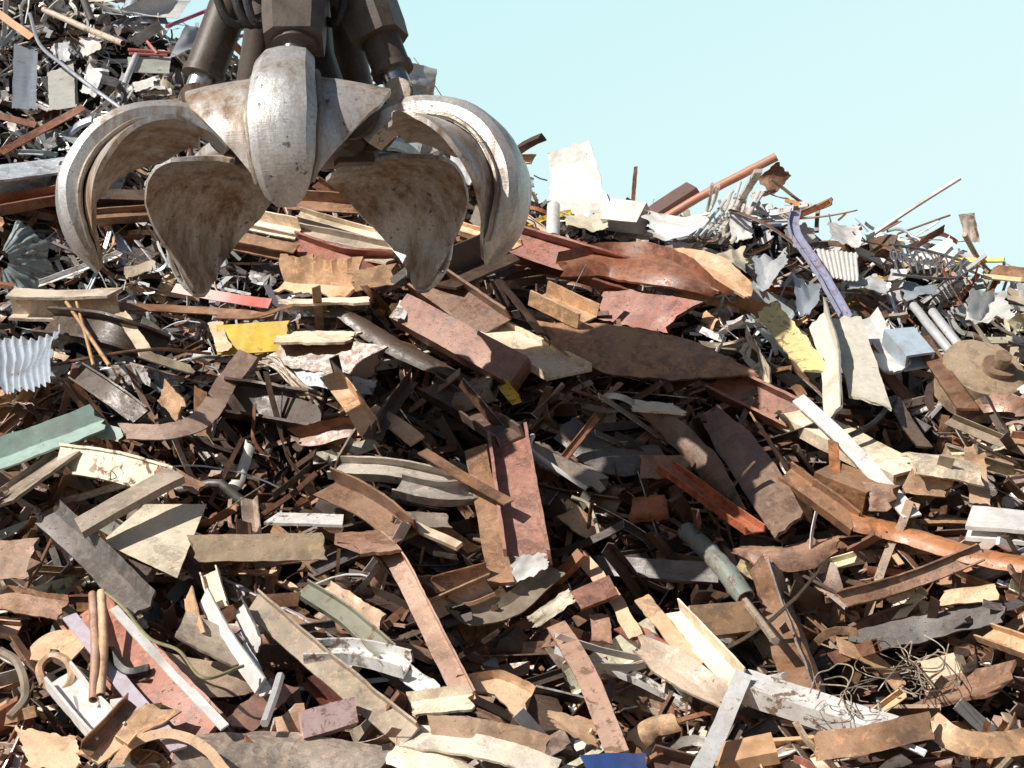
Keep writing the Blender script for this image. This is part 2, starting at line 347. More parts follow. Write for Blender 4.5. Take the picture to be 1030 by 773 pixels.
def H(kind, pts, w, label, col='brown', mat='rust', n='half', lift=.12, taper=None, name=None, cat=None, M=None, group=None, land=None, foot=True, bow=0., **kw):
    """one hand-placed piece: pts are photo positions, resolved to points resting on the heap"""
    W = []; lifts = lift if isinstance(lift, (list, tuple)) else [lift] * len(pts)
    W = resolve(pts, lifts)
    nn = np.array(NRM[n] if isinstance(n, str) else n, float); nn /= np.linalg.norm(nn)
    d = np.linalg.norm(W[len(W) // 2] - EYE)
    t = W[-1] - W[0]; t /= np.linalg.norm(t); s = np.cross(nn, t); s /= np.linalg.norm(s) + 1e-9
    v = W[len(W) // 2] - EYE; v /= np.linalg.norm(v); app = math.sqrt(max(0, 1 - float(np.dot(s, v)) ** 2))
    wm = w * d / FPX / max(.45, app)
    if kind in ('pipe', 'rod'): wm = w * d / FPX
    elif w > 20: wm *= .88
    M = M or (26 if kind == 'plate' else 18 if len(W) == 2 else 12 * len(W))
    pp = catmull(W, M)
    if bow: pp = pp + np.outer(np.sin(np.linspace(0, math.pi, M)) * bow, nn)
    rs = random.Random(int(pts[0][0] * 131 + pts[0][1] * 17) + len(kind))
    if kind == 'plate' and w > 15 and n in ('half', 'up', 'left') and 'fold' not in kw: kw['fold'] = rs.choice([0, .9, -.9, 1.6]); kw['f0'] = rs.choice([0, .167, .333])
    if kind == 'plate': kw.setdefault('rag', .14)
    V, F = build_kind(kind, pp, nn, wm, rs, taper=taper, hand=True, **kw)
    o = place(name or DEFN[kind], V, F, t, nn, mat, tuple(min(.84, 1.18 * q_) for q_ in (C[col] if isinstance(col, str) else col)))
    tag(o, label, cat or CATN[kind], group)
    if foot: FOOT.append((pts, w * .5))
    if land: LAND.append((sum(p[0] for p in pts) / len(pts), sum(p[1] for p in pts) / len(pts), land))
    return o

# ------------------------------------------------------------------ ground, heap body, sky, sun
def build_setting():
    n = 2
    V = [(-900, -60, 0), (900, -60, 0), (900, 1500, 0), (-900, 1500, 0)]
    o = mesh_obj('ground', V, [(0, 1, 2, 3)], 'yard_dirt', flat=True); o['kind'] = 'structure'
    xs = np.arange(-13, 13.01, .1); ys = np.arange(4.0, 30.01, .1)
    X, Y = np.meshgrid(xs, ys); Z = surf(X, Y) - .27
    edge = smooth(13, 11, np.abs(X)); Z = Z * edge - (1 - edge) * .3
    V = []; F = []
    W = len(xs)
    for j in range(len(ys)):
        for i in range(W):
            x, y, z = X[j, i], Y[j, i], Z[j, i]
            if z > 0: z += .07 * mnoise.noise(Vector((x * 6, y * 6, 0))) + .05 * mnoise.noise(Vector((x * 15, y * 15, 3)))
            V.append((x, y, z))
    for j in range(len(ys) - 1):
        for i in range(W - 1): a = j * W + i; F.append((a, a + 1, a + 1 + W, a + W))
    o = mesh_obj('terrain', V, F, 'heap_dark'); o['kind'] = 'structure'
SUN = Vector((-.66, -.42, .64)).normalized()
def build_light():
    w = bpy.data.worlds.new("World"); SC.world = w; w.use_nodes = True; t = w.node_tree; t.nodes.clear(); b = NB(t)
    sky = b.n('ShaderNodeTexSky', sky_type='NISHITA'); sky.sun_disc = False
    sky.sun_elevation = math.asin(SUN.z); sky.sun_rotation = math.atan2(SUN.x, SUN.y)
    sky.air_density = 1.0; sky.dust_density = SKY[0]; sky.ozone_density = 1.0
    hs = b.mix(1.0, sky.outputs[0], SKY[2], 'MULTIPLY')
    tc = b.n('ShaderNodeTexCoord'); se = b.n('ShaderNodeSeparateXYZ'); b.l(tc.outputs['Generated'], se.inputs[0])
    haze = b.m('MULTIPLY', b.rng(se.outputs[2], .62, .34), b.rng(se.outputs[1], .1, .8, .1, 1))
    ang = b.m('SUBTRACT', se.outputs[2], b.m('MULTIPLY', se.outputs[0], .35))
    hz = b.mix(b.rng(ang, .05, .45), (6.8, 8.8, 8.9), (5.6, 8.3, 8.6))
    hs = b.mix(haze, hs, hz)
    bg = b.n('ShaderNodeBackground'); b.l(hs, bg.inputs[0]); bg.inputs[1].default_value = SKY[1]
    o = b.n('ShaderNodeOutputWorld'); b.l(bg.outputs[0], o.inputs[0])
    L = bpy.data.lights.new('sun', 'SUN'); L.energy = 5.0; L.angle = R(.5); L.color = (1, .94, .85)
    lo = bpy.data.objects.new('sun', L); COL.objects.link(lo); lo.rotation_euler = SUN.to_track_quat('Z', 'Y').to_euler(); lo.location = (-20, -15, 25)
    SC.view_settings.view_transform = 'Standard'; SC.view_settings.look = 'None'; SC.view_settings.exposure = 0
SKY = (1.2, .11, (.42, .40, .40))

# ------------------------------------------------------------------ the orange-peel grab
def empty(name, loc, M=None, parent=None):
    o = bpy.data.objects.new(name, None); COL.objects.link(o); o.empty_display_size = .2
    if M is not None: o.matrix_world = M
    else: o.location = loc
    if parent is not None: o.parent = parent
    return o
def build_grab():
    D = 8.15
    base = EYE + ray(308, 276) * D                     # the point on the axis level with the tine tips
    root = empty('grapple', tuple(base)); root.rotation_euler = (R(-2), R(-2), R(3))
    tag(root, 'worn steel orange-peel grapple with five open claws hanging over the heap', 'grapple')
    k = .00565
    prof = [(.36, .78), (.46, .88), (.60, .94), (.80, .955), (1.02, .90), (1.20, .77), (1.32, .59), (1.36, .41), (1.335, .24), (1.265, .10), (1.15, -.02)]
    N = 34
    def tine(az, open_deg, nm, seed, wide=1.0):
        T = empty(nm, (0, 0, 0), parent=root); T.rotation_euler = (0, 0, R(az))     # local -Y points outwards
        out = catmull([(0, -r, z) for r, z in prof], N)
        pv = np.array([0, -.40, .84]); a = -R(open_deg)
        def rot(p):
            q = np.array(p, float) - pv; return np.array([q[0], q[1] * math.cos(a) - q[2] * math.sin(a), q[1] * math.sin(a) + q[2] * math.cos(a)]) + pv
        tan = np.gradient(out, axis=0); tan /= np.linalg.norm(tan, axis=1)[:, None]
        nor = np.stack([np.zeros(N), -tan[:, 2] * -1, -tan[:, 1]], 1)        # outward normal in the y-z plane
        nor = np.stack([np.zeros(N), -tan[:, 2], tan[:, 1]], 1)
        cen = np.array([0, -.7, .3])
        for i in range(N):
            if np.dot(nor[i], out[i] - cen) < 0: nor[i] = -nor[i]
        s = np.linspace(0, 1, N)
        dep = np.interp(s, [0, .15, .35, .6, .85, .95, 1], [.12, .13, .135, .14, .11, .075, .02])
        kw = np.interp(s, [0, .12, .25, .45, .68, .85, .93, .97, 1], [.20, .21, .225, .285, .335, .30, .25, .19, .09])
        W = np.interp(s, [0, .14, .22, .29, .38, .48, .6, .72, .85, .94, 1], [.26, .28, .40, .92, .98, .97, .88, .69, .45, .28, .12]) * wide
        W = np.maximum(W, kw * .98)
        sh = out - nor * dep[:, None]
        # keel: a heavy box-like rib with chamfered outer edges
        V = []; F = []
        ks = [(-.5, -.04), (-.5, .62), (-.36, .93), (-.12, 1.02), (.12, 1.02), (.36, .93), (.5, .62), (.5, -.04)]
        for i in range(N):
            for (u, h) in ks:
                p = sh[i] + np.array([1., 0, 0]) * u * kw[i] * (1 if h > 0 else .96) + nor[i] * dep[i] * h
                p = p + .006 * np.array(mnoise.noise_vector(Vector(p) * 6 + Vector((seed, 0, 0))))
                V.append(rot(p))
        K = len(ks)
        for i in range(N - 1):
            for j in range(K): j2 = (j + 1) % K; F.append((i * K + j, i * K + j2, (i + 1) * K + j2, (i + 1) * K + j))
        F.append(tuple(range(K))[::-1]); F.append(tuple((N - 1) * K + j for j in range(K)))
        mesh_obj('rib', V, F, 'grab_shell', color=(1, 1, 1), parent=T, smooth_deg=24)
        # shell: cupped plate on the inner side of the rib
        n2 = 12; V = []; F = []; th = .028
        a0 = 5
        rows = list(range(a0, N))
        for lay in (0, 1):
            for i in rows:
                for j in range(n2 + 1):
                    u = j / n2 * 2 - 1
                    cup = .065 * abs(u) ** 1.7 * (W[i] / .9) ** 1.0
                    p = sh[i] + np.array([1., 0, 0]) * u * W[i] / 2 - nor[i] * (cup + (th if lay else 0.) + .004)
                    p = p + tan[i] * (-.02 * u * u)
                    p = p + .007 * np.array(mnoise.noise_vector(Vector(p) * 4 + Vector((seed, 5, 0))))
                    V.append(rot(p))
        n1 = n2 + 1; nr = len(rows); off = nr * n1
        for i in range(nr - 1):
            for j in range(n2):
                a_ = i * n1 + j; F.append((a_, a_ + 1, a_ + 1 + n1, a_ + n1)); F.append((off + a_, off + a_ + n1, off + a_ + 1 + n1, off + a_ + 1))
            for j in (0, n2): a_ = i * n1 + j; q = (a_, a_ + n1, off + a_ + n1, off + a_); F.append(q if j == 0 else q[::-1])
        for j in range(n2):
            a_ = j; F.append((a_, off + a_, off + a_ + 1, a_ + 1)); a_ = (nr - 1) * n1 + j; F.append((a_, a_ + 1, off + a_ + 1, off + a_))
        mesh_obj('shell', V, F, 'grab_inner', color=(1, 1, 1), parent=T, smooth_deg=40)
        for sx in (-1, 1):
            wp = [rot(sh[i] + np.array([1., 0, 0]) * sx * (kw[i] * .5 + .012) + nor[i] * .012) for i in range(7, N - 2)]
            V, F = sweep(catmull(wp, 90), (1, .1, 0), sec_round(.014, 6), dent=.006); mesh_obj('weld_bead', V, F, 'grab_shell', color=(.62, .55, .48), parent=T)
        # pivot eye + pin
        for sx in (-1, 1):
            V, F = sweep([(sx * .125, -.38, .86), (sx * .165, -.38, .86)], (0, 0, 1), sec_round(.155, 20)); mesh_obj('pivot_eye', V, F, 'grime', color=(.12, .10, .085), parent=T)
        V, F = sweep([(-.21, -.38, .86), (.21, -.38, .86)], (0, 0, 1), sec_round(.06, 14)); mesh_obj('pivot_pin', V, F, 'grab_shell', color=(.8, .7, .6), parent=T)
        # clevis of the ram on top of the arm
        lug = rot(sh[7] + nor[7] * (dep[7] + .03))
        for sx in (-1, 1):
            V, F = sweep([(sx * .06, *lug[1:]), (sx * .085, *lug[1:])], (0, 0, 1), sec_round(.085, 14)); mesh_obj('lug', V, F, 'grab_brown', color=(.75, .72, .7), parent=T)
        return lug, az
    rams = [tine(1, 8, 'claw', 1, 1.06), tine(-74, 0, 'claw', 2), tine(69, -3, 'claw', 3), tine(-141, 5, 'claw', 4, .92), tine(147, 5, 'claw', 5, .93)]
    # hub under the rams
    def rings(zr, n=24, sq=None):
        V = []; F = []
        for z, r in zr:
            for i in range(n):
                a = 2 * math.pi * i / n; V.append((r * math.cos(a), r * math.sin(a), z))
        for j in range(len(zr) - 1):
            for i in range(n): F.append((j * n + i, j * n + (i + 1) % n, (j + 1) * n + (i + 1) % n, (j + 1) * n + i))
        F.append(tuple(range(n))[::-1]); F.append(tuple((len(zr) - 1) * n + i for i in range(n))); return V, F
    V, F = rings([(.66, .10), (.68, .30), (.74, .37), (.95, .37), (1.0, .33), (1.1, .25), (1.30, .19), (1.62, .17), (1.66, .30), (1.74, .33), (2.5, .33), (2.55, .24), (2.9, .24)])
    mesh_obj('hub', V, F, 'grime', color=(.06, .048, .04), parent=root, smooth_deg=30)
    for q in range(5):
        a = R(-36 + 72 * q)
        c = np.array([math.sin(a), -math.cos(a), 0]); tt = np.array([math.cos(a), math.sin(a), 0])
        V, F = sweep([c * .18 + np.array([0, 0, .78]), c * .40 + np.array([0, 0, .80])], (0, 0, 1), [(-.05, -.13), (.05, -.13), (.05, .10), (-.05, .10)]); mesh_obj('gusset', V, F, 'grime', color=(.13, .105, .085), parent=root)
    for lug, az in rams:
        a = R(az); T = empty('ram', (0, 0, 0), parent=root); T.rotation_euler = (0, 0, a)
        top = np.array([0, -.20, 2.15]); lo = np.array(lug); d = (lo - top) / np.linalg.norm(lo - top); L = np.linalg.norm(lo - top)
        V, F = sweep([top, top + d * (L - .17)], (0, -1, 0), sec_round(.112, 20)); br = mesh_obj('barrel', V, F, 'grime', color=(.10, .078, .062), parent=T)
        V, F = sweep([top + d * (L - .19), top + d * (L - .15)], (0, -1, 0), sec_round(.122, 20)); mesh_obj('collar', V, F, 'grime', color=(.11, .09, .08), parent=T)
        V, F = sweep([top + d * (L - .2), lo], (0, -1, 0), sec_round(.075, 18)); mesh_obj('piston_rod', V, F, 'chrome', color=(.75, .72, .68), parent=T)
        V, F = sweep([(-.06, *lo[1:]), (.06, *lo[1:])], (0, 0, 1), sec_round(.09, 16)); mesh_obj('rod_eye', V, F, 'grime', color=(.2, .16, .13), parent=T)
        # plate guard that boxes in the upper end of the ram
        if az in (1, 69):
            g0 = top + d * (-.12); g1 = top + d * (L - (.18 if az == 1 else .36))
            n_ = np.array([0, -1, 0.]); gs = [(-.19, -.15), (.19, -.15), (.19, .10), (.12, .17), (-.12, .17), (-.19, .10)]
            V, F = sweep([g0, g0 * .1 + g1 * .9, g1], n_, gs, taper=[1, 1, 1, .82]); mesh_obj('guard', V, F, 'grime', color=(.13, .105, .088), parent=T, smooth_deg=20)
    for sx, ph in ((-.23, .3), (-.19, .1), (.20, -.1), (-.30, .2)):
        pts = catmull([(sx * .8, -.20, 2.5), (sx * 1.15, -.28, 2.0), (sx * 1.45, -.34, 1.62), (sx * 1.2, -.36, 1.36), (sx * .7, -.30, 1.40), (sx * .4, -.2, 1.5)], 30)
        V, F = sweep(pts, (0, -1, 0), sec_round(.026, 10)); mesh_obj('hose', V, F, 'rubber', color=(.02, .02, .022), parent=root)
    for sx in (-1, 1):
        V, F = sweep([(sx * .06, -.33, 1.40), (sx * .16, -.36, 1.44)], (0, 0, 1), sec_round(.028, 8)); mesh_obj('hose_fitting', V, F, 'bare', color=(.5, .48, .44), parent=root)
    V, F = sweep([(0, 0, 2.85), (0, 0, 3.3)], (0, 1, 0), sec_box(.34, .30)); mesh_obj('rotator', V, F, 'grime', color=(.15, .13, .11), parent=root)
    return root

# ------------------------------------------------------------------ sheets
def sheet_mesh(pts_corner, rs, creases=6, amp=.05, nu=18, nv=18, t=.0035, edge=.03, curl=0., wav=0.):
    """a creased sheet through four corner points (world)"""
    a, b, c, d = [np.array(p, float) for p in pts_corner]
    u = b - a; v = d - a; n = np.cross(u, v); n /= np.linalg.norm(n); sz = (np.linalg.norm(u) + np.linalg.norm(v)) / 2
    cr = []
    for i in range(creases):
        an = rs.uniform(0, math.pi); cr.append((math.cos(an), math.sin(an), rs.uniform(.15, .85) * (math.cos(an)) + rs.uniform(.15, .85) * math.sin(an), rs.uniform(-1, 1)))
    sd = Vector((rs.uniform(-99, 99), 0, 0)); V = []
    for lay in (0, 1):
        for j in range(nv + 1):
            for i in range(nu + 1):
                x, y = i / nu, j / nv
                ex = edge * mnoise.noise(sd + Vector((y * 6, 1, 0))) * (1 if i == 0 else (1 if i == nu else 0)); ey = edge * mnoise.noise(sd + Vector((x * 6, 8, 0))) * (1 if j in (0, nv) else 0)
                p = (a * (1 - x) + b * x) * (1 - y) + (d * (1 - x) + c * x) * y + u * ex + v * ey
                z = sum(k * abs(nx * x + ny * y - o) for nx, ny, o, k in cr) * amp * 2
                z += amp * .5 * mnoise.noise(sd + Vector((x * 3, y * 3, 2))) + curl * (x - .5) ** 2 * 4 + wav * math.sin(x * math.pi * 2 * 9)
                V.append(p + n * (z * sz - lay * t))
    m = nu + 1; off = m * (nv + 1); F = []
    for j in range(nv):
        for i in range(nu):
            q = j * m + i; F.append((q, q + 1, q + 1 + m, q + m)); F.append((off + q, off + q + m, off + q + 1 + m, off + q + 1))
    for i in range(nu):
        F.append((i, off + i, off + i + 1, i + 1)); q = nv * m + i; F.append((q, q + 1, off + q + 1, off + q))
    for j in range(nv):
        q = j * m; F.append((q, q + m, off + q + m, off + q)); q = j * m + nu; F.append((q, off + q, off + q + m, q + m))
    return V, F
def SH(name, quad, label, cat, col='silver', mat='galv', lift=.12, lifts=None, group=None, land=None, sm=24, seed=None, push=None, **kw):
    W = resolve(quad, lifts or [lift] * 4)
    if push: W = [w_ + (w_ - EYE) / np.linalg.norm(w_ - EYE) * q_ for w_, q_ in zip(W, push)]
    rs = random.Random(seed or int(quad[0][0] * 7 + quad[0][1]))
    V, F = sheet_mesh(W, rs, **kw)
    o = place(name, V, F, W[1] - W[0], (0, -.7, .7), mat, C[col] if isinstance(col, str) else col, smooth_deg=sm)
    tag(o, label, cat, group)
    cx = sum(p[0] for p in quad) / 4; cy = sum(p[1] for p in quad) / 4
    FOOT.append(([(cx, cy)], .35 * (abs(quad[1][0] - quad[0][0]) + abs(quad[3][1] - quad[0][1])) / 1.6))
    if land: LAND.append((cx, cy, land))
    return o
def wire(name, pts, wpx, label, cat='wire', col='tan', mat='rust', lift=.15, group=None, n=None, lifts=None):
    W = resolve(pts, lifts or [lift] * len(pts)); d = np.linalg.norm(W[0] - EYE)
    pp = catmull(W, n or 10 * len(pts)); V, F = sweep(pp, (0.1, -.3, .9), sec_round(max(.0022, wpx * d / FPX / 2), 6))
    return tag(place(name, V, F, W[-1] - W[0] + np.array([1e-4, 0, 0]), (0, -.3, .95), mat, C[col] if isinstance(col, str) else col), label, cat, group)

# ------------------------------------------------------------------ pieces one can point at
def build_hand():
    # --- upper middle: the big rust-red plates under the claws
    H('channel', [(508, 246), (575, 266), (642, 286)], 38, 'long rust-red steel channel running down behind the tip of the outer claw', 'red', n='cam', lift=.22, land='the long rust-red channel', name='channel_iron')
    H('plate', [(572, 266), (620, 268), (675, 278), (720, 292)], 38, 'big twisted red-brown plate with one torn pale edge and a leaf-shaped outline', 'rustred', n='half', lift=[.30, .34, .34, .26], taper=[.55, .9, 1.1, 1.0, .7, .12], bow=.07, land='the leaf-shaped red plate', camb=-1.5, rag=.05)
    H('plate', [(650, 268), (700, 276), (750, 296)], 30, 'smooth pinkish-tan plate curling out behind the leaf-shaped red plate', 'tan', mat='rust_dusty', n='up', lift=.22, taper=[.9, 1, .8, .3], bow=.06)
    H('plate', [(608, 305), (680, 318)], 44, 'dark red plate standing upright under the leaf-shaped red plate', 'red', n='cam', lift=.1, rag=.08)
    H('plate', [(546, 330), (615, 350), (685, 360), (752, 373)], 56, 'largest rusty plate of the heap, long and pointed with a burnt red belly', (.36, .20, .11), n=(-.1, -.85, .5), lift=[.24, .30, .34, .3], taper=[.2, .75, 1.0, 1.0, .85, .55, .12], land='the large pointed rusty plate', camb=-.5, rag=.08, M=34)
    H('channel', [(490, 335), (572, 378)], 44, 'open channel with a pale dusty floor beside the large pointed rusty plate', 'pale', mat='rust_dusty', n='up', lift=.16, h=.06)
    H('beam', [(404, 312), (525, 378)], 38, 'scabby reddish-brown box section sloping down towards the pale-floored channel', (.27, .125, .085), n='cam', lift=.26, land='the scabby red-brown box section', h=.12, M=24)
    H('plate', [(401, 320), (407, 305)], 12, 'small torn white bracket at the upper end of the red-brown box section', 'white', mat='paint_worn', n='cam', lift=.34, name='bracket', cat='bracket')
    H('shell', [(334, 306), (400, 348), (474, 384)], 22, 'long dark curved plate lying under the red-brown box section', 'dark', mat='rust_dark', n='half', lift=.2, taper=[.6, 1, 1, .5], land='the long dark curved plate')
    H('plate', [(278, 352), (378, 365)], 40, 'broad brown plate with a sunlit dusty upper edge under the claws', 'brown', n='cam', lift=.2, land='the broad plate under the claws')
    H('plate', [(282, 340), (352, 340)], 18, 'dusty pale plate edge lying on top of the broad brown plate', 'pale', mat='rust_dusty', n='up', lift=.3)
    H('plate', [(290, 378), (375, 390)], 16, 'blue-grey steel plate below the broad brown plate', 'bluegrey', mat='paint_worn', n='cam', lift=.12)
    H('channel', [(297, 252), (345, 268), (398, 272)], 32, 'bright rust-red channel with a torn tan rim beneath the rear claws', 'red', n='cam', lift=.22, land='the bright rust-red channel')
    H('plate', [(328, 250), (392, 262)], 16, 'crumpled tan flange hanging over the bright rust-red channel', 'pale', mat='rust_dusty', n='up', lift=.3, rag=.5)
    H('plate', [(286, 285), (356, 290)], 26, 'tan plate with a wavy upper rim beside the bright rust-red channel', 'tan', mat='rust_dusty', n='half', lift=.18, rag=.5)
    H('plate', [(290, 302), (368, 300)], 16, 'pale dusty plate above the long dark curved plate', 'pale', mat='rust_dusty', n='up', lift=.24)
    H('plate', [(357, 283), (392, 277)], 20, 'short pinkish-tan offcut standing below the rear claw tip', 'tan', mat='rust_dusty', n='cam', lift=.3)
    H('angle', [(447, 288), (516, 258)], 26, 'dark angle iron with a yellowish rim poking up under the outer claw tip', 'dark', mat='rust_dark', n='up', lift=.34, land='the dark angle iron under the outer claw')
    H('channel', [(430, 285), (497, 332)], 44, 'brown channel in shadow under the dark poking angle iron', 'brown', n='cam', lift=.18)
    H('shell', [(508, 285), (530, 310), (552, 338)], 26, 'dark curled plate standing beside the dark poking angle iron', 'dark', mat='rust_dark', n='right', lift=.25)
    H('channel', [(541, 302), (590, 325)], 26, 'tan ribbed channel lit by the sun above the large pointed rusty plate', 'tan', mat='rust_dusty', n='up', lift=.28)
    H('beam', [(437, 268), (478, 290)], 12, 'short tan bar wedged under the outer claw tip', 'tan', mat='rust_dusty', n='half', lift=.25)
    H('plate', [(650, 412), (700, 455), (742, 515)], 30, 'long dark brown plate lying alongside the biggest dark plate', (.15, .085, .05), mat='rust', n='left', fold=0, lift=.22, taper=[.5, 1, 1, .9, .6], camb=-1)
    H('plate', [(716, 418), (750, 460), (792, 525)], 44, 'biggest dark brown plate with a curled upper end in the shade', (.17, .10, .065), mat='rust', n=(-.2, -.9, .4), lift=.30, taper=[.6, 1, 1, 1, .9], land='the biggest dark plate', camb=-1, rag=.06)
    H('channel', [(722, 385), (804, 425)], 36, 'reddish-brown channel sloping down towards the white bent bar', 'rustred', n='cam', lift=.16, land='the reddish channel by the white bar')
    H('plate', [(762, 425), (790, 470), (812, 520)], 22, 'ragged thin brown plate with torn holes beside the biggest dark plate', 'mid', n='right', lift=.22, rag=.7)
    H('plate', [(640, 408), (680, 412)], 14, 'tan lit edge of bent plate above the biggest dark plate', 'pale', mat='rust_dusty', n='up', lift=.3)
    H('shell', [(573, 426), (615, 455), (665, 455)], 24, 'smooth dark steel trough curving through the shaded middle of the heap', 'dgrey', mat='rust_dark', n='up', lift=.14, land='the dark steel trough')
    H('plate', [(540, 450), (604, 478)], 34, 'grey steel plate with a torn white edge below the dark trough', 'grey', mat='rust_dusty', n='half', lift=.2, rag=.3, land='the grey plate with torn white edge')
    wire('torn_strip', [(536, 438), (534, 452), (560, 472), (590, 492)], 5, 'jagged white torn strip along the grey plate', 'torn strip', 'white', 'paint', lift=.28)
    H('channel', [(669, 472), (759, 537)], 16, 'narrow orange-red channel slanting down across the shade', (.42, .12, .05), n='up', lift=.22, land='the narrow orange-red channel')
    H('plate', [(645, 470), (690, 470)], 26, 'small brown plate at the head of the narrow orange-red channel', 'mid', n='cam', lift=.2)
    H('shell', [(636, 512), (670, 508)], 30, 'short curled bracket glowing orange inside near the dark hollow', (.42, .13, .05), n='cam', lift=.12, arc=2.0)
    H('plate', [(566, 512), (602, 540)], 24, 'dusty tan offcut with a crinkled white rim by the dark hollow', 'tan', mat='rust_dusty', n='half', lift=.2)
    wire('torn_strip', [(575, 500), (592, 508), (600, 528), (603, 541)], 4, 'crinkled white rim above the dusty tan offcut', 'torn strip', 'cream', 'paint', lift=.3)
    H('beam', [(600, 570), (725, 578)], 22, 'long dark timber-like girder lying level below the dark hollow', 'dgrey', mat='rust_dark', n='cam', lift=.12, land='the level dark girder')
    H('pipe', [(692, 535), (722, 565), (750, 602)], 20, 'rusty pipe with flaking teal paint next to the tall brown plates', (.22, .26, .24), mat='paint_worn', n='cam', lift=.24, land='the flaking teal pipe', dent=.012)
    H('rod', [(722, 570), (750, 605), (780, 645)], 8, 'thin crusted bar continuing below the flaking teal pipe', 'grey', n='cam', lift=.26)
    H('plate', [(762, 568), (785, 630), (808, 702)], 34, 'tall brown steel plate leaning in the shade beside a narrower one', 'mid', n='cam', lift=.26, taper=[.6, 1, 1, 1], land='the tall leaning brown plate', rag=.05)
    H('plate', [(780, 572), (800, 630), (826, 698)], 24, 'narrower blue-stained steel plate behind the tall leaning brown plate', (.2, .17, .16), n='right', lift=.22, rag=.05)
    H('shell', [(742, 552), (790, 558), (842, 545)], 30, 'boat-shaped pinkish-brown plate above the tall leaning plates', 'pink', n='half', lift=.2, taper=[.3, 1, 1, .5])
    H('beam', [(690, 628), (752, 622)], 34, 'tan hollow-looking box with a dark end below the level dark girder', 'tan', mat='rust_dusty', n='cam', lift=.2, h=.10)
    # --- right side
    H('tube', [(800, 420), (915, 480)], 34, 'heavy dusty square tube lying under the white bent bar', 'pale', mat='rust_dusty', n='up', lift=.18, land='the heavy dusty square tube', h=.09)
    H('bar', [(803, 401), (850, 445), (918, 520)], 15, 'long white painted bar bent over the heavy dusty square tube', 'white', mat='paint', n='cam', lift=.34, land='the white bent bar')
    H('plate', [(826, 320), (838, 362), (842, 412)], 36, 'tall cream-white plate, one of two standing together in a V', (.72, .69, .60), mat='paint', n='left', lift=.4, rag=.03, land='the white V-shaped plates')
    H('plate', [(850, 322), (862, 360), (874, 402)], 38, 'wider cream-white plate forming the other half of the V', (.72, .68, .58), mat='paint', n='cam', lift=.42, rag=.03)
    H('plate', [(872, 322), (902, 374)], 30, 'white sheet offcut sloping beside the cream V-shaped plates', 'white', mat='paint', n='up', lift=.25)
    H('plate', [(772, 312), (818, 372)], 28, 'pale yellow torn panel standing near the cream V-shaped plates', 'lemon', mat='paint_worn', n='half', lift=.28, rag=.2, land='the pale yellow panel')
    H('plate', [(752, 345), (775, 385)], 26, 'white and rust stained panel beside the pale yellow panel', 'cream', mat='paint_worn', n='left', lift=.2)
    H('tube', [(903, 338), (925, 364)], 30, 'small light blue box with a black open end', (.42, .52, .62), mat='paint', n='up', lift=.34, name='junction_box', cat='box', land='the small light blue box', h=.13, M=6)
    H('bar', [(926, 340), (948, 375), (974, 412)], 17, 'brown flat strip hanging down beside the round rusty drum', 'brown', n='cam', lift=.34, land='the hanging brown strip')
    H('bar', [(898, 400), (915, 430), (930, 450)], 14, 'dark strip running up to the small light blue box', 'dark', n='cam', lift=.25)
    H('rod', [(852, 440), (880, 425), (900, 400)], 6, 'black rubber strip bent across a gap near the white bent bar', 'black', mat='rubber', n='cam', lift=.3)
    H('plate', [(921, 480), (953, 484)], 38, 'tan square block front lit by the sun below the folded plate', 'tan', mat='rust_dusty', n='cam', lift=.3, land='the tan block', rag=.05)
    H('shell', [(918, 458), (950, 462), (978, 468)], 24, 'folded pinkish-tan plate draped over the tan block', 'pale', mat='rust_dusty', n='up', lift=.42)
    H('plate', [(980, 452), (986, 506)], 20, 'upright tan strip beside the folded plate over the tan block', 'tan', mat='rust_dusty', n='cam', lift=.25)
    H('plate', [(876, 500), (895, 502)], 30, 'small rusty U-shaped bracket across the white bent bar', 'mid', n='cam', lift=.4, name='bracket', cat='bracket')
    H('tube', [(828, 482), (878, 502)], 20, 'short brown rounded tube below the heavy dusty square tube', 'mid', n='up', lift=.25)
    H('bar', [(838, 444), (840, 475)], 10, 'short upright rusty bar standing in front of the heavy square tube', 'orange', n='cam', lift=.36)
    H('channel', [(790, 480), (825, 505), (858, 530)], 24, 'brown channel with curled rim beneath the heavy square tube', 'mid', n='half', lift=.25)
    H('shell', [(858, 522), (910, 535), (980, 556), (1036, 566)], 18, 'long orange-brown curved strip sweeping below the white beam', 'orange', n='half', lift=.3, land='the long orange-brown strip')
    H('girder', [(975, 526), (1045, 532)], 20, 'short white painted steel section at the edge of the heap', 'white', mat='paint', n='up', lift=.3, land='the short white section', h=.09)
    H('channel', [(846, 604), (915, 585), (988, 556)], 17, 'long rusty orange channel rising over the big dark hollow', (.3, .17, .1), n='cam', lift=.28, land='the long rusty orange channel')
    H('plate', [(860, 648), (930, 632), (1005, 614)], 26, 'broad dark beam flange with one sunlit patch in the big hollow', 'dgrey', mat='rust_dark', n='half', lift=.2)
    H('plate', [(894, 600), (917, 588)], 20, 'small curled offcut with a pale rim hanging over the big hollow', 'tan', n='cam', lift=.26)
    H('shell', [(950, 596), (1000, 590)], 18, 'dusty curved plate resting above the big hollow', 'tan', mat='rust_dusty', n='up', lift=.24)
    H('channel', [(993, 640), (1040, 656)], 22, 'stubby tan channel end jutting in at the edge of the heap', 'tan', mat='rust_dusty', n='cam', lift=.3)
    H('plate', [(925, 708), (1008, 690)], 38, 'orange-brown square plate tilted towards the sky near the tangled wire', (.3, .17, .11), n='up', lift=.3, land='the tilted orange-brown plate', rag=.03)
    H('plate', [(822, 752), (880, 742), (935, 730)], 30, 'long orange-tan flat bar end in front of the white timber', (.46, .27, .16), mat='rust_dusty', n='cam', lift=.36, land='the orange-tan flat bar', rag=.04)
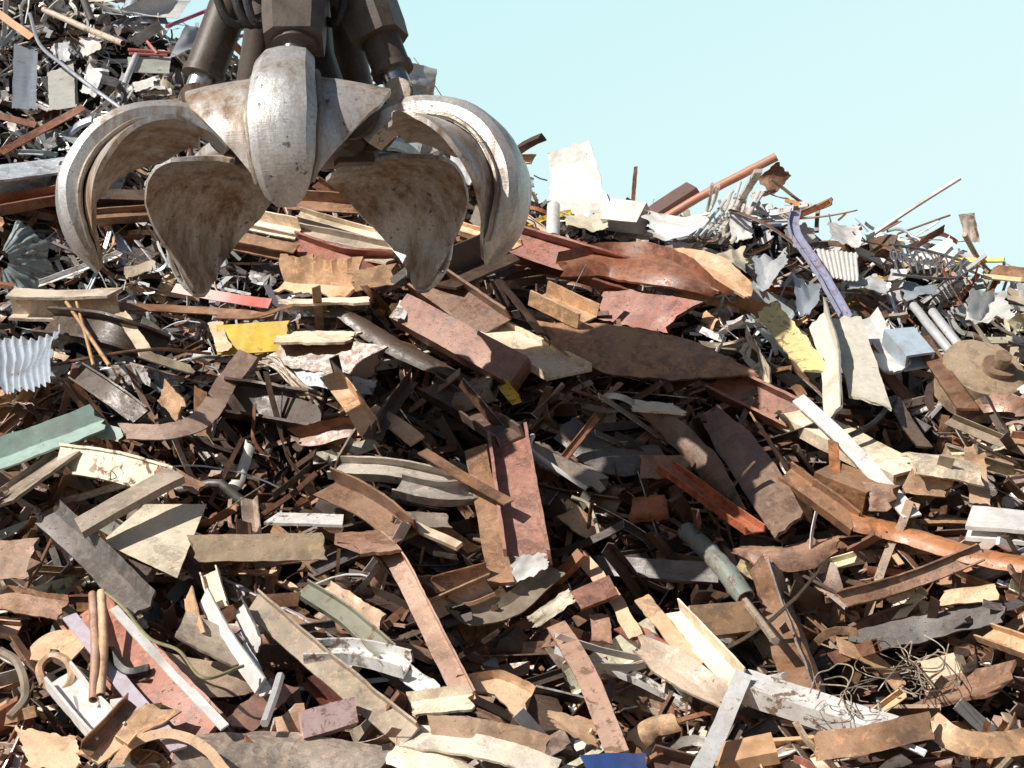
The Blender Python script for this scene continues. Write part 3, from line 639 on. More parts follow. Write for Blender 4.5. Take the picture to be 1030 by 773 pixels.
    H('plate', [(936, 728), (975, 748), (1040, 745)], 28, 'curving brown plate joining the orange-tan flat bar', 'tan', mat='rust_dusty', n='cam', lift=.32)
    H('beam', [(747, 690), (820, 714), (896, 738)], 20, 'long white painted timber with a dirty brown side', 'white', mat='paint_worn', n='up', lift=.32, land='the long white timber', name='timber', cat='timber', h=.10)
    H('beam', [(748, 678), (728, 725), (703, 778)], 17, 'bright white board leaning across the end of the long white timber', 'white', mat='paint', n='cam', lift=.44, land='the bright white board', name='board', cat='board', h=.03)
    H('beam', [(722, 765), (780, 752)], 22, 'short brown plank end behind the foot of the bright white board', 'tan', mat='wood', n='up', lift=.3, name='plank', cat='plank', h=.06)
    H('plate', [(845, 650), (880, 665), (905, 690)], 14, 'tan curved strip poking out above the tangled wire', 'tan', mat='rust_dusty', n='half', lift=.34)
    H('beam', [(935, 680), (970, 672)], 32, 'frayed block of pale fibre board tied with wire', 'pale', mat='wood', n='cam', lift=.28, name='board', cat='board', h=.08)
    # --- centre bottom
    H('angle', [(372, 540), (398, 565), (430, 626), (470, 706)], 23, 'long pinkish angle iron with a folded upper end running down the middle', (.33, .20, .145), mat='rust_dusty', n='half', lift=[.2, .36, .36, .3], land='the long pinkish angle iron', h=.05)
    H('plate', [(356, 548), (392, 545)], 30, 'folded pinkish plate end beside the top of the long pinkish angle iron', 'pink', mat='rust_dusty', n='up', lift=.34, fold=0)
    H('beam', [(478, 452), (505, 588)], 28, 'upright brown flat bar standing beside the pink-faced channel', 'mid', n='cam', lift=.34, land='the upright brown flat bar', h=.025)
    H('channel', [(512, 445), (532, 568)], 52, 'tall channel with faded pink inner face and a torn white foot', (.33, .165, .13), mat='rust', n='cam', lift=.26, land='the pink-faced channel')
    SH('torn_sheet', [(518, 560), (548, 556), (552, 572), (512, 590)], 'ragged white torn metal at the foot of the pink-faced channel', 'torn metal', 'white', 'paint', lift=.4, amp=.08, edge=.25)
    H('bar', [(425, 454), (470, 482), (512, 506)], 10, 'thin wavy strap crossing in front of the upright brown flat bar', 'mid', n='up', lift=.42, land='the wavy strap')
    H('angle', [(328, 492), (370, 512), (408, 542)], 28, 'plain brown angle iron above the folded pinkish plate', 'brown', n='half', lift=.3, land='the plain brown angle iron')
    H('channel', [(338, 474), (400, 478), (478, 496)], 18, 'grey-white battered channel lying level in a nest of bars', (.42, .38, .33), mat='rust_dusty', n='half', lift=.26, land='the grey-white battered channel')
    H('channel', [(400, 492), (440, 500), (480, 498)], 18, 'second grey-white channel nested just below the first', (.36, .33, .3), mat='rust_dusty', n='half', lift=.28)
    H('plate', [(385, 520), (450, 524)], 14, 'dark flaky strip below the nested grey-white channels', 'grey', n='cam', lift=.2)
    H('beam', [(418, 530), (462, 550)], 8, 'thin pale stick crossing below the nested channels', 'pale', mat='wood', n='half', lift=.3)
    H('bar', [(273, 522), (345, 524)], 12, 'thin bright strip lying level beside the plain brown angle iron', 'white', mat='paint_worn', n='up', lift=.24)
    H('plate', [(196, 552), (325, 550)], 30, 'long yellowish-tan plate facing out with darker stains', (.34, .25, .155), mat='rust_dusty', n='cam', lift=.28, land='the long yellowish-tan plate', rag=.04)
    H('angle', [(255, 608), (320, 665), (412, 742)], 28, 'longest tan-grey angle iron crossing the bottom of the heap', (.33, .27, .20), mat='rust_dusty', n='half', lift=.36, land='the longest tan-grey angle iron', h=.04)
    H('channel', [(304, 594), (345, 620), (392, 660)], 22, 'greenish-grey curved channel with a pale rim above the rusty white bar', 'green', mat='paint_worn', n='lup', lift=.32, land='the greenish curved channel')
    H('plate', [(330, 600), (378, 630)], 34, 'tan plate tucked behind the greenish curved channel', 'tan', mat='rust_dusty', n='cam', lift=.2)
    H('channel', [(312, 662), (360, 662), (410, 674)], 22, 'white-topped bar with rusty side at the end of the greenish channel', 'white', mat='paint_worn', n='up', lift=.32, land='the white-topped bar')
    H('plate', [(402, 672), (436, 700)], 18, 'crumpled white plate continuing from the white-topped bar', 'white', mat='paint_worn', n='half', lift=.3)
    H('beam', [(303, 732), (357, 716)], 28, 'chunky pinkish-white block lying over the longest angle iron', (.55, .40, .40), mat='paint_worn', n='cam', lift=.36, land='the pinkish-white block', h=.09)
    H('angle', [(430, 618), (470, 600), (492, 590)], 18, 'tan angle frame corner above the middle of the heap', 'tan', mat='rust_dusty', n='cam', lift=.25)
    H('angle', [(436, 590), (492, 575)], 14, 'brown bar forming a frame with the tan angle corner', 'mid', n='cam', lift=.24)
    wire('rope_strip', [(450, 600), (470, 608), (497, 598)], 7, 'twisted rope-like tan strip below the brown frame bar', 'strip', 'tan', 'wood', lift=.3)
    H('beam', [(560, 630), (590, 680), (622, 760)], 24, 'long faded pink plank standing steeply at the bottom', (.46, .29, .22), mat='paint_worn', n='cam', lift=.38, land='the faded pink plank', name='plank', cat='plank', h=.03)
    H('plate', [(462, 622), (510, 612), (555, 575)], 20, 'long dark plank with lit upper edge under the pink-faced channel', 'grey', mat='wood', n='half', lift=.28, land='the dark plank', rag=.04)
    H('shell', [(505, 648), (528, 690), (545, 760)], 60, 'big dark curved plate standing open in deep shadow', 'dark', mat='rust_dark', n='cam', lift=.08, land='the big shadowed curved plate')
    SH('torn_sheet', [(530, 622), (572, 592), (580, 605), (540, 632)], 'curled whitish torn sheet over a brown-red block', 'torn sheet', 'cream', 'paint_worn', lift=.42, amp=.1, edge=.15, land='the curled whitish sheet')
    H('tube', [(580, 606), (618, 590)], 20, 'short brown-red block with ragged open end', (.32, .15, .10), n='cam', lift=.42)
    H('plate', [(585, 560), (610, 590), (640, 640)], 14, 'narrow tan bar reaching down from the brown-red block', 'tan', mat='rust_dusty', n='cam', lift=.3)
    H('plate', [(602, 620), (606, 645)], 22, 'pinkish plate end below the brown-red block', 'pink', n='cam', lift=.28)
    H('plate', [(646, 602), (672, 635), (700, 672)], 17, 'narrow pinkish-tan strip with rounded end above the tongue-shaped plate', 'tan', mat='rust_dusty', n='half', lift=.36)
    H('angle', [(675, 618), (705, 650), (742, 690)], 20, 'pale tan angle iron reaching down to the bright white board', 'pale', mat='rust_dusty', n='half', lift=.34, land='the pale tan angle iron')
    H('plate', [(644, 655), (685, 680), (726, 706)], 28, 'tongue-shaped tan plate near the bright white board', (.42, .33, .25), mat='rust_dusty', n='up', lift=.36, taper=[.4, 1, 1, .5], land='the tongue-shaped plate', rag=.05)
    H('plate', [(630, 630), (672, 655)], 26, 'faded red plate between the narrow strip and the faded pink plank', 'oxide', n='half', lift=.26)
    H('shell', [(638, 745), (655, 728), (678, 722)], 24, 'curled tan plate opening towards the foot of the faded pink plank', 'tan', n='half', lift=.3, arc=2.2)
    SH('torn_sheet', [(550, 715), (600, 728), (598, 752), (556, 735)], 'jagged toothed tan sheet beside the faded pink plank', 'torn sheet', 'tan', 'rust_dusty', lift=.3, amp=.06, edge=.25)
    H('plate', [(590, 770), (648, 768)], 22, 'bright blue patterned panel at the bottom edge', 'blue', mat='paint', n='cam', lift=.36, name='panel', cat='panel', land='the blue panel', rag=.02)
    H('plate', [(405, 742), (480, 752), (552, 776)], 22, 'long bleached white flat plate at the bottom', (.62, .55, .46), mat='rust_dusty', n='up', lift=.34, land='the bleached flat plate')
    H('plate', [(436, 730), (490, 735), (548, 750)], 20, 'orange-tan plate with ragged end over the bleached flat plate', (.42, .28, .18), mat='rust_dusty', n='cam', lift=.36)
    H('shell', [(400, 752), (440, 762), (470, 780)], 34, 'rounded cream shell plate at the bottom beside the bleached flat plate', 'cream', mat='rust_dusty', n='up', lift=.36, arc=1.4)
    H('shell', [(178, 758), (280, 752), (385, 768)], 44, 'big grey curved tank plate with orange rust at the bottom', (.36, .30, .25), mat='rust', n='half', lift=.34, land='the big grey tank plate', arc=1.0)
    H('plate', [(470, 690), (500, 690), (528, 708)], 30, 'tan wedge-shaped plate beside the foot of the long pinkish angle iron', 'tan', mat='rust_dusty', n='half', lift=.26, taper=[.4, .8, 1.1])
    H('plate', [(416, 712), (470, 706)], 16, 'dusty curved plate right under the foot of the long pinkish angle iron', 'pale', mat='rust_dusty', n='up', lift=.32)
    # --- bottom corner with the red channel
    H('channel', [(88, 618), (135, 672), (205, 748)], 66, 'wide red-oxide channel with whitish rims running down the corner', (.36, .14, .095), mat='rust', n='lup', lift=.26, land='the wide red-oxide channel', h=.05, dent=.004)
    H('bar', [(114, 612), (165, 668), (226, 732)], 9, 'bright whitish strip along the upper rim of the red-oxide channel', 'white', mat='paint', n='up', lift=.40)
    H('bar', [(70, 620), (125, 690), (180, 754)], 14, 'pale lilac strip along the lower rim of the red-oxide channel', (.55, .5, .58), mat='paint', n='up', lift=.38)
    H('channel', [(60, 685), (85, 715), (114, 748)], 34, 'white channel with a blue-grey shaded side in the corner', 'white', mat='paint', n='up', lift=.36, land='the white corner channel')
    H('pipe', [(93, 598), (96, 650), (94, 704)], 9, 'slim pinkish pipe standing upright, one of a wired pair', 'pink', mat='rust_dusty', n='cam', lift=.42, group='pair of upright pipes', land='the pair of upright pipes')
    H('pipe', [(102, 596), (104, 650), (101, 700)], 9, 'second slim upright pipe tied close beside the first', 'tan', mat='rust_dusty', n='cam', lift=.42, group='pair of upright pipes')
    H('rod', [(110, 655), (128, 676), (150, 674)], 12, 'short black ribbed hose lying in the red-oxide channel', 'black', mat='rubber', n='cam', lift=.36, name='hose', cat='hose')
    H('strap', [(36, 665), (45, 648), (66, 645), (76, 660)], 24, 'tan steel strap bent into a hook above the rusty coil', 'tan', mat='rust_dusty', n='cam', lift=.3, bow=0)
    wire('strap_coil', [(44, 690), (40, 672), (52, 660), (68, 666), (72, 684), (60, 696), (46, 690)], 8, 'small rusty strap wound into a coil in the corner', 'coil', 'tan', lift=.36)
    H('plate', [(186, 632), (238, 658)], 28, 'dirt-covered grey plate with a white edge', (.34, .28, .22), mat='rust_dusty', n='up', lift=.36, land='the dirt-covered plate', rag=.04)
    SH('steel_sheet', [(160, 650), (250, 672), (258, 700), (205, 704)], 'brown sheet holding loose soil under the dirt-covered plate', 'steel sheet', (.26, .18, .12), 'rust_dusty', lift=.2, amp=.04)
    wire('cable', [(106, 596), (125, 612), (150, 642), (180, 655), (205, 682), (245, 670)], 3.2, 'thin olive cable looping over the red-oxide channel', 'cable', (.36, .33, .18), 'rubber', lift=.48)
    H('bar', [(205, 600), (230, 645), (262, 690)], 16, 'white painted flat bar leaning beside the dirt-covered plate', 'white', mat='paint', n='left', lift=.38, land='the leaning white flat bar')
    H('plate', [(243, 612), (260, 650)], 22, 'short bright white offcut next to the leaning white flat bar', 'white', mat='paint', n='left', lift=.36)
    H('plate', [(238, 642), (268, 698)], 14, 'silvery strip continuing below the leaning white flat bar', 'silver', mat='galv', n='half', lift=.34)
    H('plate', [(190, 600), (200, 640)], 14, 'narrow tan upright strip beside the leaning white flat bar', 'tan', mat='rust_dusty', n='left', lift=.34)
    H('channel', [(212, 578), (222, 612)], 18, 'tan curled strip at the head of the leaning white flat bar', 'pale', mat='rust_dusty', n='cam', lift=.34)
    H('plate', [(240, 730), (285, 690)], 30, 'brown-red plate under a bent pipe stub near the grey tank plate', (.28, .14, .11), n='cam', lift=.26)
    H('rod', [(266, 728), (276, 700), (282, 680)], 9, 'bent grey pipe stub standing on the brown-red plate', 'silver', mat='galv', n='cam', lift=.42, name='pipe')
    H('strap', [(112, 775), (135, 748), (172, 738), (205, 752), (230, 780)], 10, 'thick tan steel strap arching at the very bottom', 'tan', mat='rust_dusty', n='cam', lift=.42, land='the arching strap')
    H('plate', [(90, 762), (160, 715)], 26, 'tan plate leaning over the lower end of the red-oxide channel', 'tan', mat='rust_dusty', n='half', lift=.4)
    H('angle', [(86, 757), (133, 708)], 12, 'brown bar beside the leaning tan plate in the bottom corner', 'mid', n='cam', lift=.44)
    SH('torn_sheet', [(16, 732), (78, 742), (82, 775), (30, 772)], 'torn tan sheet with a ragged edge in the bottom corner', 'torn sheet', 'tan', 'rust_dusty', lift=.34, amp=.05, edge=.15)
    H('rod', [(0, 655), (18, 668), (26, 700), (10, 722)], 9, 'thick brown cable curling in the bottom corner', 'grey', mat='rubber', n='cam', lift=.3, name='cable', cat='cable')
    H('plate', [(-8, 565), (30, 562)], 42, 'tan and orange rusty plate jutting in with small holes', (.38, .24, .16), mat='rust_dusty', n='cam', lift=.34, land='the rusty plate with holes')
    H('plate', [(0, 602), (60, 612)], 26, 'bent brown plate under the rusty plate with holes', 'mid', n='half', lift=.3)
    # --- middle of the near side
    H('channel', [(60, 462), (115, 470), (172, 486)], 34, 'cream angle section with a small black painted mark', 'cream', mat='paint_worn', n='cam', lift=.30, name='angle_iron', land='the cream marked section', h=.03)
    H('angle', [(-5, 510), (30, 485), (66, 458)], 30, 'grey steel section meeting the cream marked section at a corner', 'grey', mat='rust_dusty', n='lup', lift=.28, h=.04)
    H('beam', [(80, 532), (125, 506), (178, 478)], 15, 'straight dark grey bar propped across the cream sheet', 'grey', mat='rust_dusty', n='half', lift=.46, land='the propped dark grey bar', h=.05)
    H('plate', [(160, 470), (200, 492)], 14, 'short brown strip under the head of the propped bar', 'mid', n='half', lift=.36)
    SH('steel_sheet', [(102, 546), (146, 508), (208, 508), (178, 582)], 'flat cream sheet with sharp shadows across it', 'steel sheet', (.62, .55, .42), 'rust_dusty', lifts=[.22, .24, .26, .26], amp=.004, edge=.01, land='the flat cream sheet', creases=1)
    H('plate', [(54, 522), (95, 560), (144, 612)], 34, 'long dark grey-brown plate lying below the cream sheet', 'dgrey', mat='rust', n='half', lift=.36, land='the long dark grey-brown plate', rag=.02, cut=.2)
    H('plate', [(0, 462), (45, 446), (98, 426)], 18, 'pale teal painted plate poking out near the cream marked section', 'teal', mat='paint', n='half', lift=.30, land='the pale teal plate', rag=.05)
    H('plate', [(85, 430), (120, 438)], 14, 'small teal strip behind the pale teal plate', 'teal', mat='paint', n='cam', lift=.24)
    H('strap', [(124, 434), (170, 434), (205, 420), (228, 385), (250, 356)], 22, 'wide pinkish steel strap curving upward beside the yellow panel', (.36, .25, .20), mat='rust_dusty', n='half', lift=.36, land='the wide curving strap')
    H('plate', [(165, 395), (180, 412)], 22, 'small pink-tan plate leaning on the wide curving strap', 'tan', mat='rust_dusty', n='left', lift=.42)
    H('channel', [(82, 378), (112, 398), (142, 420)], 24, 'short dark channel behind the wide curving strap', 'dark', mat='rust_dark', n='cam', lift=.3, land='the short dark channel')
    H('plate', [(222, 342), (286, 338)], 34, 'bright yellow painted panel framed by bent brown metal', 'yellow', mat='paint', n='cam', lift=.26, land='the bright yellow panel', name='panel', cat='panel', rag=.03)
    H('plate', [(215, 325), (226, 352)], 14, 'torn brown metal beside the bright yellow panel', 'tan', mat='rust_dusty', n='cam', lift=.3, rag=.4)
    H('strap', [(218, 318), (255, 319), (292, 308)], 6, 'bent brown rim above the bright yellow panel', 'mid', n='up', lift=.34)
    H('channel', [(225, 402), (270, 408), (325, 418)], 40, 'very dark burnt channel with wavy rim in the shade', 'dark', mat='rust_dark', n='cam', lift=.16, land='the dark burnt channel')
    H('girder', [(12, 306), (60, 308), (118, 306)], 16, 'cream-topped girder end above the ribbed silver sheet', (.5, .42, .33), mat='rust_dusty', n='up', lift=.26, land='the cream-topped girder')
    H('channel', [(50, 328), (105, 335), (165, 355)], 34, 'dark girder with round holes behind the thin sticks', 'dark', mat='rust_dark', n='cam', lift=.14)
    H('bar', [(108, 308), (190, 312), (275, 318)], 8, 'long thin brown bar running level towards the yellow panel', 'mid', n='half', lift=.24, land='the long level bar')
    H('plate', [(122, 316), (147, 354)], 12, 'pale narrow plank sloping down under the long level bar', 'pale', mat='wood', n='half', lift=.26)
    H('plate', [(140, 356), (192, 372)], 10, 'pale thin plank lying beyond the thin sticks', 'pale', mat='wood', n='half', lift=.28)
    H('rod', [(64, 300), (110, 368)], 4, 'thin straight brown stick leaning over the dark gap', 'tan', mat='wood', n='cam', lift=.34)
    H('rod', [(76, 300), (94, 368)], 3.4, 'second thinner brown stick leaning over the dark gap', 'tan', mat='wood', n='cam', lift=.34)
    wire('rod', [(-5, 382), (60, 366), (150, 352), (212, 356)], 3.4, 'long bowed rusty rod lying across the corner', 'rod', 'mid', lift=.36)
    H('plate', [(140, 368), (200, 385)], 14, 'grey flat bar lying over brown scrap beyond the thin sticks', 'grey', n='half', lift=.3)
    H('angle', [(330, 378), (352, 405), (374, 438)], 18, 'sunlit tan bar sloping down beside the dark tee iron', 'tan', mat='rust_dusty', n='half', lift=.32, land='the sunlit tan bar')
    H('bar', [(372, 412), (395, 425), (420, 444)], 17, 'dappled tan bar beneath the dark tee iron', 'tan', mat='rust_dusty', n='half', lift=.3)
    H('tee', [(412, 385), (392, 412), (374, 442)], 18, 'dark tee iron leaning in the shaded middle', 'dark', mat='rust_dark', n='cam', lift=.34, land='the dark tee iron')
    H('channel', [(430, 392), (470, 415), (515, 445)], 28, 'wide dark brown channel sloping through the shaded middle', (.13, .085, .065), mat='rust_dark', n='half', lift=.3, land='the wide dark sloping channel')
    H('tube', [(460, 402), (498, 388)], 28, 'grey-white box end below the pale-floored channel', 'grey', mat='paint_worn', n='up', lift=.28, h=.10)
    H('angle', [(505, 388), (520, 406)], 10, 'small yellow painted bracket in the shade', 'yellow', mat='paint_worn', n='cam', lift=.34, name='bracket', cat='bracket')
    for i in range(7):
        r = random.Random(50 + i)
        a = (262 + r.uniform(-4, 8), 364 + r.uniform(-6, 6))
        wire('wire', [a, (280 + r.uniform(-4, 4), 368 + r.uniform(-10, 6)), (298 + r.uniform(-6, 6), 385 + r.uniform(-5, 10)), (316 + r.uniform(-10, 10), 402 + r.uniform(-8, 12))], 2.6,
             'stiff tan wire in a loose bunch beside the dark burnt channel', 'wire', (.42, .33, .24), lift=.36, group='bunch of stiff tan wires')
    # --- tangled wire, lower corner
    for i in range(34):
        r = random.Random(100 + i); cx, cy = r.choice([(890, 665), (915, 690), (870, 700), (835, 715), (945, 675), (840, 690), (930, 655)]); p = []
        a0 = r.uniform(0, 6.28); rad = r.uniform(6, 28)
        for k in range(r.randint(4, 6)): a = a0 + k * r.uniform(.6, 1.2); p.append((cx + rad * math.cos(a) * r.uniform(.7, 1.4), cy + rad * .8 * math.sin(a) * r.uniform(.6, 1.3)))
        wire('wire', p, r.uniform(.7, 1.6), 'thin stiff wire looping in the tangle over the big hollow', 'wire', r.choice([(.42, .35, .26), (.34, .27, .2), (.5, .43, .33)]), lift=r.uniform(.3, .48), group='tangle of wire over the big hollow')
    # --- crest, middle and right
    SH('crumpled_sheet', [(543, 152), (588, 140), (616, 214), (562, 224)], 'large crumpled white sheet standing on the skyline', 'sheet metal', 'white', 'paint', lift=.1, push=[.75, .35, -.05, .3], amp=.06, land='the large white skyline sheet', edge=.08)
    H('beam', [(612, 216), (648, 220)], 24, 'white rounded box beside the large white skyline sheet', 'white', mat='paint', n='cam', lift=.2, name='appliance', cat='appliance', h=.2)
    H('pipe', [(557, 208), (556, 240)], 14, 'short white upright cylinder near the large white skyline sheet', 'white', mat='paint', n='cam', lift=.2, name='canister', cat='canister')
    H('plate', [(640, 168), (637, 202)], 4, 'thin upright brown strip sticking up on the skyline', 'mid', n='cam', lift=.1)
    H('beam', [(650, 222), (698, 190)], 18, 'dark brown cabinet shell lying behind the red pipe', (.16, .10, .09), mat='paint_worn', n='up', lift=.1, name='cabinet', cat='cabinet', h=.09, land='the dark brown cabinet')
    H('pipe', [(655, 228), (715, 192), (781, 158)], 8.5, 'long salmon-red pipe poking into the sky', (.55, .24, .16), mat='paint', n='cam', lift=[.15, .1, .1], land='the long salmon-red pipe')
    H('beam', [(763, 172), (745, 202), (728, 234)], 7, 'whitish square post propping the end of the salmon-red pipe', (.62, .58, .52), mat='paint_worn', n='cam', lift=.15, h=.03)
    for i in range(9):
        r = random.Random(200 + i); x0 = 690 + i * 6
        H('rod', [(x0 + 32 + r.uniform(-6, 6), 186 + r.uniform(-4, 12)), (x0 + 20, 212 + r.uniform(-4, 4)), (x0 - 2, 240 + r.uniform(-4, 6))], 3.4, 'slim white bar in the fan of rails below the salmon-red pipe', (.7, .68, .64), mat='paint', n='cam', lift=.15, name='rail', cat='rail', group='fan of slim white rails', foot=False)
    H('channel', [(800, 214), (799, 236), (824, 275), (850, 320)], 11, 'long lilac-blue painted post bent near its top', (.33, .35, .50), mat='paint_worn', n='cam', lift=.3, land='the lilac-blue post')
    SH('fan_sheet', [(820, 250), (862, 252), (864, 282), (828, 276)], 'pale slotted fan-shaped sheet beside the lilac-blue post', 'sheet metal', (.7, .7, .68), 'paint', lift=.25, amp=.03, wav=.012, nu=40, land='the slotted fan sheet')
    H('rod', [(872, 240), (920, 208), (966, 179)], 4.5, 'long thin white pole pointing into the sky', (.8, .78, .76), mat='paint', n='cam', lift=.1, name='pole', cat='pole', land='the thin white pole')
    H('pipe', [(919, 308), (938, 332), (957, 355)], 9, 'shiny silver pipe, lower of two lying side by side', 'silver', mat='galv', n='cam', lift=.26, group='pair of silver pipes', land='the pair of silver pipes')
    H('pipe', [(938, 314), (954, 334), (970, 354)], 9, 'shiny silver pipe, upper of two lying side by side', 'silver', mat='galv', n='cam', lift=.26, group='pair of silver pipes')
    H('rod', [(970, 236), (985, 262), (1004, 284)], 5, 'tan leaning post carrying a bent white bracket', (.45, .33, .24), mat='paint_worn', n='cam', lift=.1, name='post', cat='post')
    SH('bent_bracket', [(964, 216), (980, 214), (986, 244), (972, 244)], 'bent whitish bracket at the head of the tan leaning post', 'bracket', (.66, .58, .52), 'paint_worn', lift=.1, amp=.2)
    H('beam', [(960, 262), (1010, 262)], 4, 'thin yellow rail lying level near the skyline', 'yellow', mat='paint', n='cam', lift=.16, name='rail', cat='rail', h=.02)
    H('beam', [(990, 278), (1040, 284)], 4, 'cream rail just below the thin yellow rail', (.7, .6, .35), mat='paint', n='cam', lift=.18, name='rail', cat='rail', h=.02)
    H('shell', [(1005, 268), (1040, 272)], 16, 'rust-brown curved hood at the end of the skyline', (.3, .16, .08), n='up', lift=.2)
    # scrolled railing
    t = resolve([(893, 246), (966, 262), (960, 280), (898, 276)], [.22] * 4)
    rl = empty('scrolled_railing', tuple(sum(t) / 4)); tag(rl, 'grey wrought railing with scrolled bars below the skyline', 'railing')
    def onr(u, v): return (t[0] * (1 - u) + t[1] * u) * (1 - v) + (t[3] * (1 - u) + t[2] * u) * v
    cen = sum(t) / 4
    def radd(nm, pts, r):
        V, F = sweep(catmull([p - cen for p in pts], 8 * len(pts)), (0, -.6, .8), sec_round(r, 6)); mesh_obj(nm, V, F, 'bare', color=(.22, .22, .23), parent=rl)
    radd('rail', [onr(0, 0), onr(.5, -.1), onr(1, 0)], .012); radd('rail', [onr(0, 1), onr(.5, 1.05), onr(1, 1), onr(1.05, .5), onr(1, 0)], .012)
    for i in range(9):
        u = (i + .6) / 9.6; radd('scroll', [onr(u, 0), onr(u + .05, .3), onr(u, .55), onr(u - .05, .4), onr(u - .02, .25), onr(u + .03, .9)], .008)
    LAND.append((930, 262, 'the scrolled railing'))
    # round drum
    c = P(990, 372, .2); n_ = np.array([.1, -.75, .65]); n_ /= np.linalg.norm(n_); d = np.linalg.norm(c - EYE); r_ = 46 * d / FPX
    dr = empty('rusty_drum', tuple(c)); tag(dr, 'large round rusty drum end with a central hub', 'drum'); LAND.append((990, 372, 'the round rusty drum')); FOOT.append(([(990, 372)], 46))
    V, F = sweep([-n_ * .22, n_ * .0, n_ * .02], (0, 0, 1), sec_round(r_ * .92, 28), taper=[1, 1, .9], dent=.015); mesh_obj('drum_body', V, F, 'rust_dusty', color=(.38, .28, .18), parent=dr)
    V, F = sweep([n_ * .0 + np.array([.08, 0, -.02]), n_ * .07 + np.array([.08, 0, -.02])], (0, 0, 1), sec_round(r_ * .34, 20), dent=.02); mesh_obj('hub', V, F, 'rust', color=(.26, .17, .11), parent=dr)
    V, F = sweep([n_ * .05 + np.array([.08, 0, -.02]), n_ * .16 + np.array([.08, 0, -.02])], (0, 0, 1), sec_round(r_ * .17, 14)); mesh_obj('shaft', V, F, 'rust', color=(.3, .2, .13), parent=dr)
    # can lid
    c = P(134, 574, .26); n_ = np.array([-.3, -.6, .7]); n_ /= np.linalg.norm(n_); d = np.linalg.norm(c - EYE); r_ = 24 * d / FPX
    V, F = sweep([c - n_ * .03, c, c + n_ * .004, c + n_ * .004, c - n_ * .015], (0, 0, 1), sec_round(r_, 24), taper=[1, 1, .97, .88, .86], dent=.008)
    tag(place('crushed_can_end', V, F, (1, 0, 0), n_, 'rust', (.12, .08, .06)), 'round dented tin lid tucked beneath the cream sheet', 'lid'); FOOT.append(([(134, 574)], 22)); LAND.append((134, 574, 'the round tin lid'))
    # ribbed silver sheets
    def fan(cx, cy, r0, r1, a0, a1, label, col, mat, lift, n_, rim=None):
        c = P(cx, cy, lift); d = np.linalg.norm(c - EYE); n_ = np.array(n_, float); n_ /= np.linalg.norm(n_); k_ = d / FPX
        e1 = np.array([1, 0, 0.]); e1 = e1 - n_ * e1.dot(n_); e1 /= np.linalg.norm(e1); e2 = np.cross(n_, e1); V = []; F = []; A = 72; B = 8
        for lay in (0, 1):
            for j in range(B + 1):
                for i in range(A + 1):
                    a = R(a0 + (a1 - a0) * i / A); rr = (r0 + (r1 - r0) * j / B) * k_ * (1 + .05 * math.sin(i * .4))
                    z = (.016 * (1 if (i // 3) % 2 else -1)) * j / B + .035 * mnoise.noise(Vector((a * 4, j * .5, cx))) * j / B * 2 + .05 * math.sin(a * 1.5) - .1 * (j / B) ** 2
                    V.append(c + (e1 * math.cos(a) + e2 * math.sin(a)) * rr + n_ * (z - lay * .004))
        m = A + 1; off = m * (B + 1)
        for j in range(B):
            for i in range(A): q = j * m + i; F.append((q, q + 1, q + 1 + m, q + m)); F.append((off + q, off + q + m, off + q + 1 + m, off + q + 1))
        for i in range(A): F.append((i, off + i, off + i + 1, i + 1)); q = B * m + i; F.append((q, q + 1, off + q + 1, off + q))
        tag(place('ribbed_sheet', V, F, e1, n_, mat, col, smooth_deg=20), label, 'ribbed sheet'); FOOT.append(([(cx, cy)], r1 * .6))
    SH('ribbed_sheet', [(-14, 332), (58, 320), (60, 392), (2, 402)], 'large boxy ribbed silver-blue sheet with bent ribs', 'ribbed sheet', (.64, .70, .76), 'bare', lift=.34, push=[.15, .05, -.05, 0], amp=.05, wav=.014, nu=72, nv=14, edge=.10, curl=-.10, sm=20)
    LAND.append((28, 362, 'the ribbed silver-blue sheet'))
    fan(0, 262, 8, 46, -75, 80, 'smaller curved teal-grey ribbed sheet above the ribbed silver-blue one', (.34, .42, .44), 'paint_worn', .3, (.3, -.9, .3)); LAND.append((15, 262, 'the teal-grey ribbed sheet'))
    # --- far upper corner: light scrap
    H('pipe', [(44, 10), (85, 28), (124, 44)], 6, 'cream rusty pipe lying across the top of the light scrap', (.6, .5, .42), mat='paint_worn', n='cam', lift=.3, land='the cream rusty pipe')
    H('rod', [(168, 27), (205, 12), (240, -3)], 3.6, 'thin magenta pipe sticking out against the sky', 'magenta', mat='paint', n='cam', lift=.3, land='the thin magenta pipe', name='pipe')
    wire('conduit', [(30, 14), (40, 45), (64, 66), (95, 90), (123, 110)], 3.4, 'long grey curved conduit hanging down the light scrap', 'conduit', (.5, .53, .58), 'galv', lift=.4)
    H('bar', [(0, 154), (40, 132), (84, 108)], 7, 'straight rusty angle bar below the silver scrap', 'rustred', n='cam', lift=.3, land='the straight rusty angle bar')
    H('bar', [(-4, 116), (36, 126)], 6, 'shorter rusty bar touching the straight rusty angle bar', 'rustred', n='cam', lift=.34)
    H('bar', [(-4, 12), (32, 38)], 7, 'bright orange bar at the top edge of the light scrap', (.6, .25, .08), mat='paint', n='cam', lift=.3)
    SH('sheet_panel', [(14, 48), (38, 54), (36, 112), (12, 112)], 'tall perforated blue-grey panel standing in the light scrap', 'panel', (.45, .5, .56), 'galv', lift=.25, amp=.01, land='the perforated panel')
    H('pipe', [(137, 56), (128, 78), (120, 100)], 6, 'short upright steel pipe near the salmon rails', 'silver', mat='galv', n='cam', lift=.36)
    SH('sheet_panel', [(48, 74), (74, 64), (76, 108), (50, 112)], 'grey appliance door panel leaning in the light scrap', 'panel', (.5, .5, .48), 'paint', lift=.25, amp=.01, land='the appliance door panel')
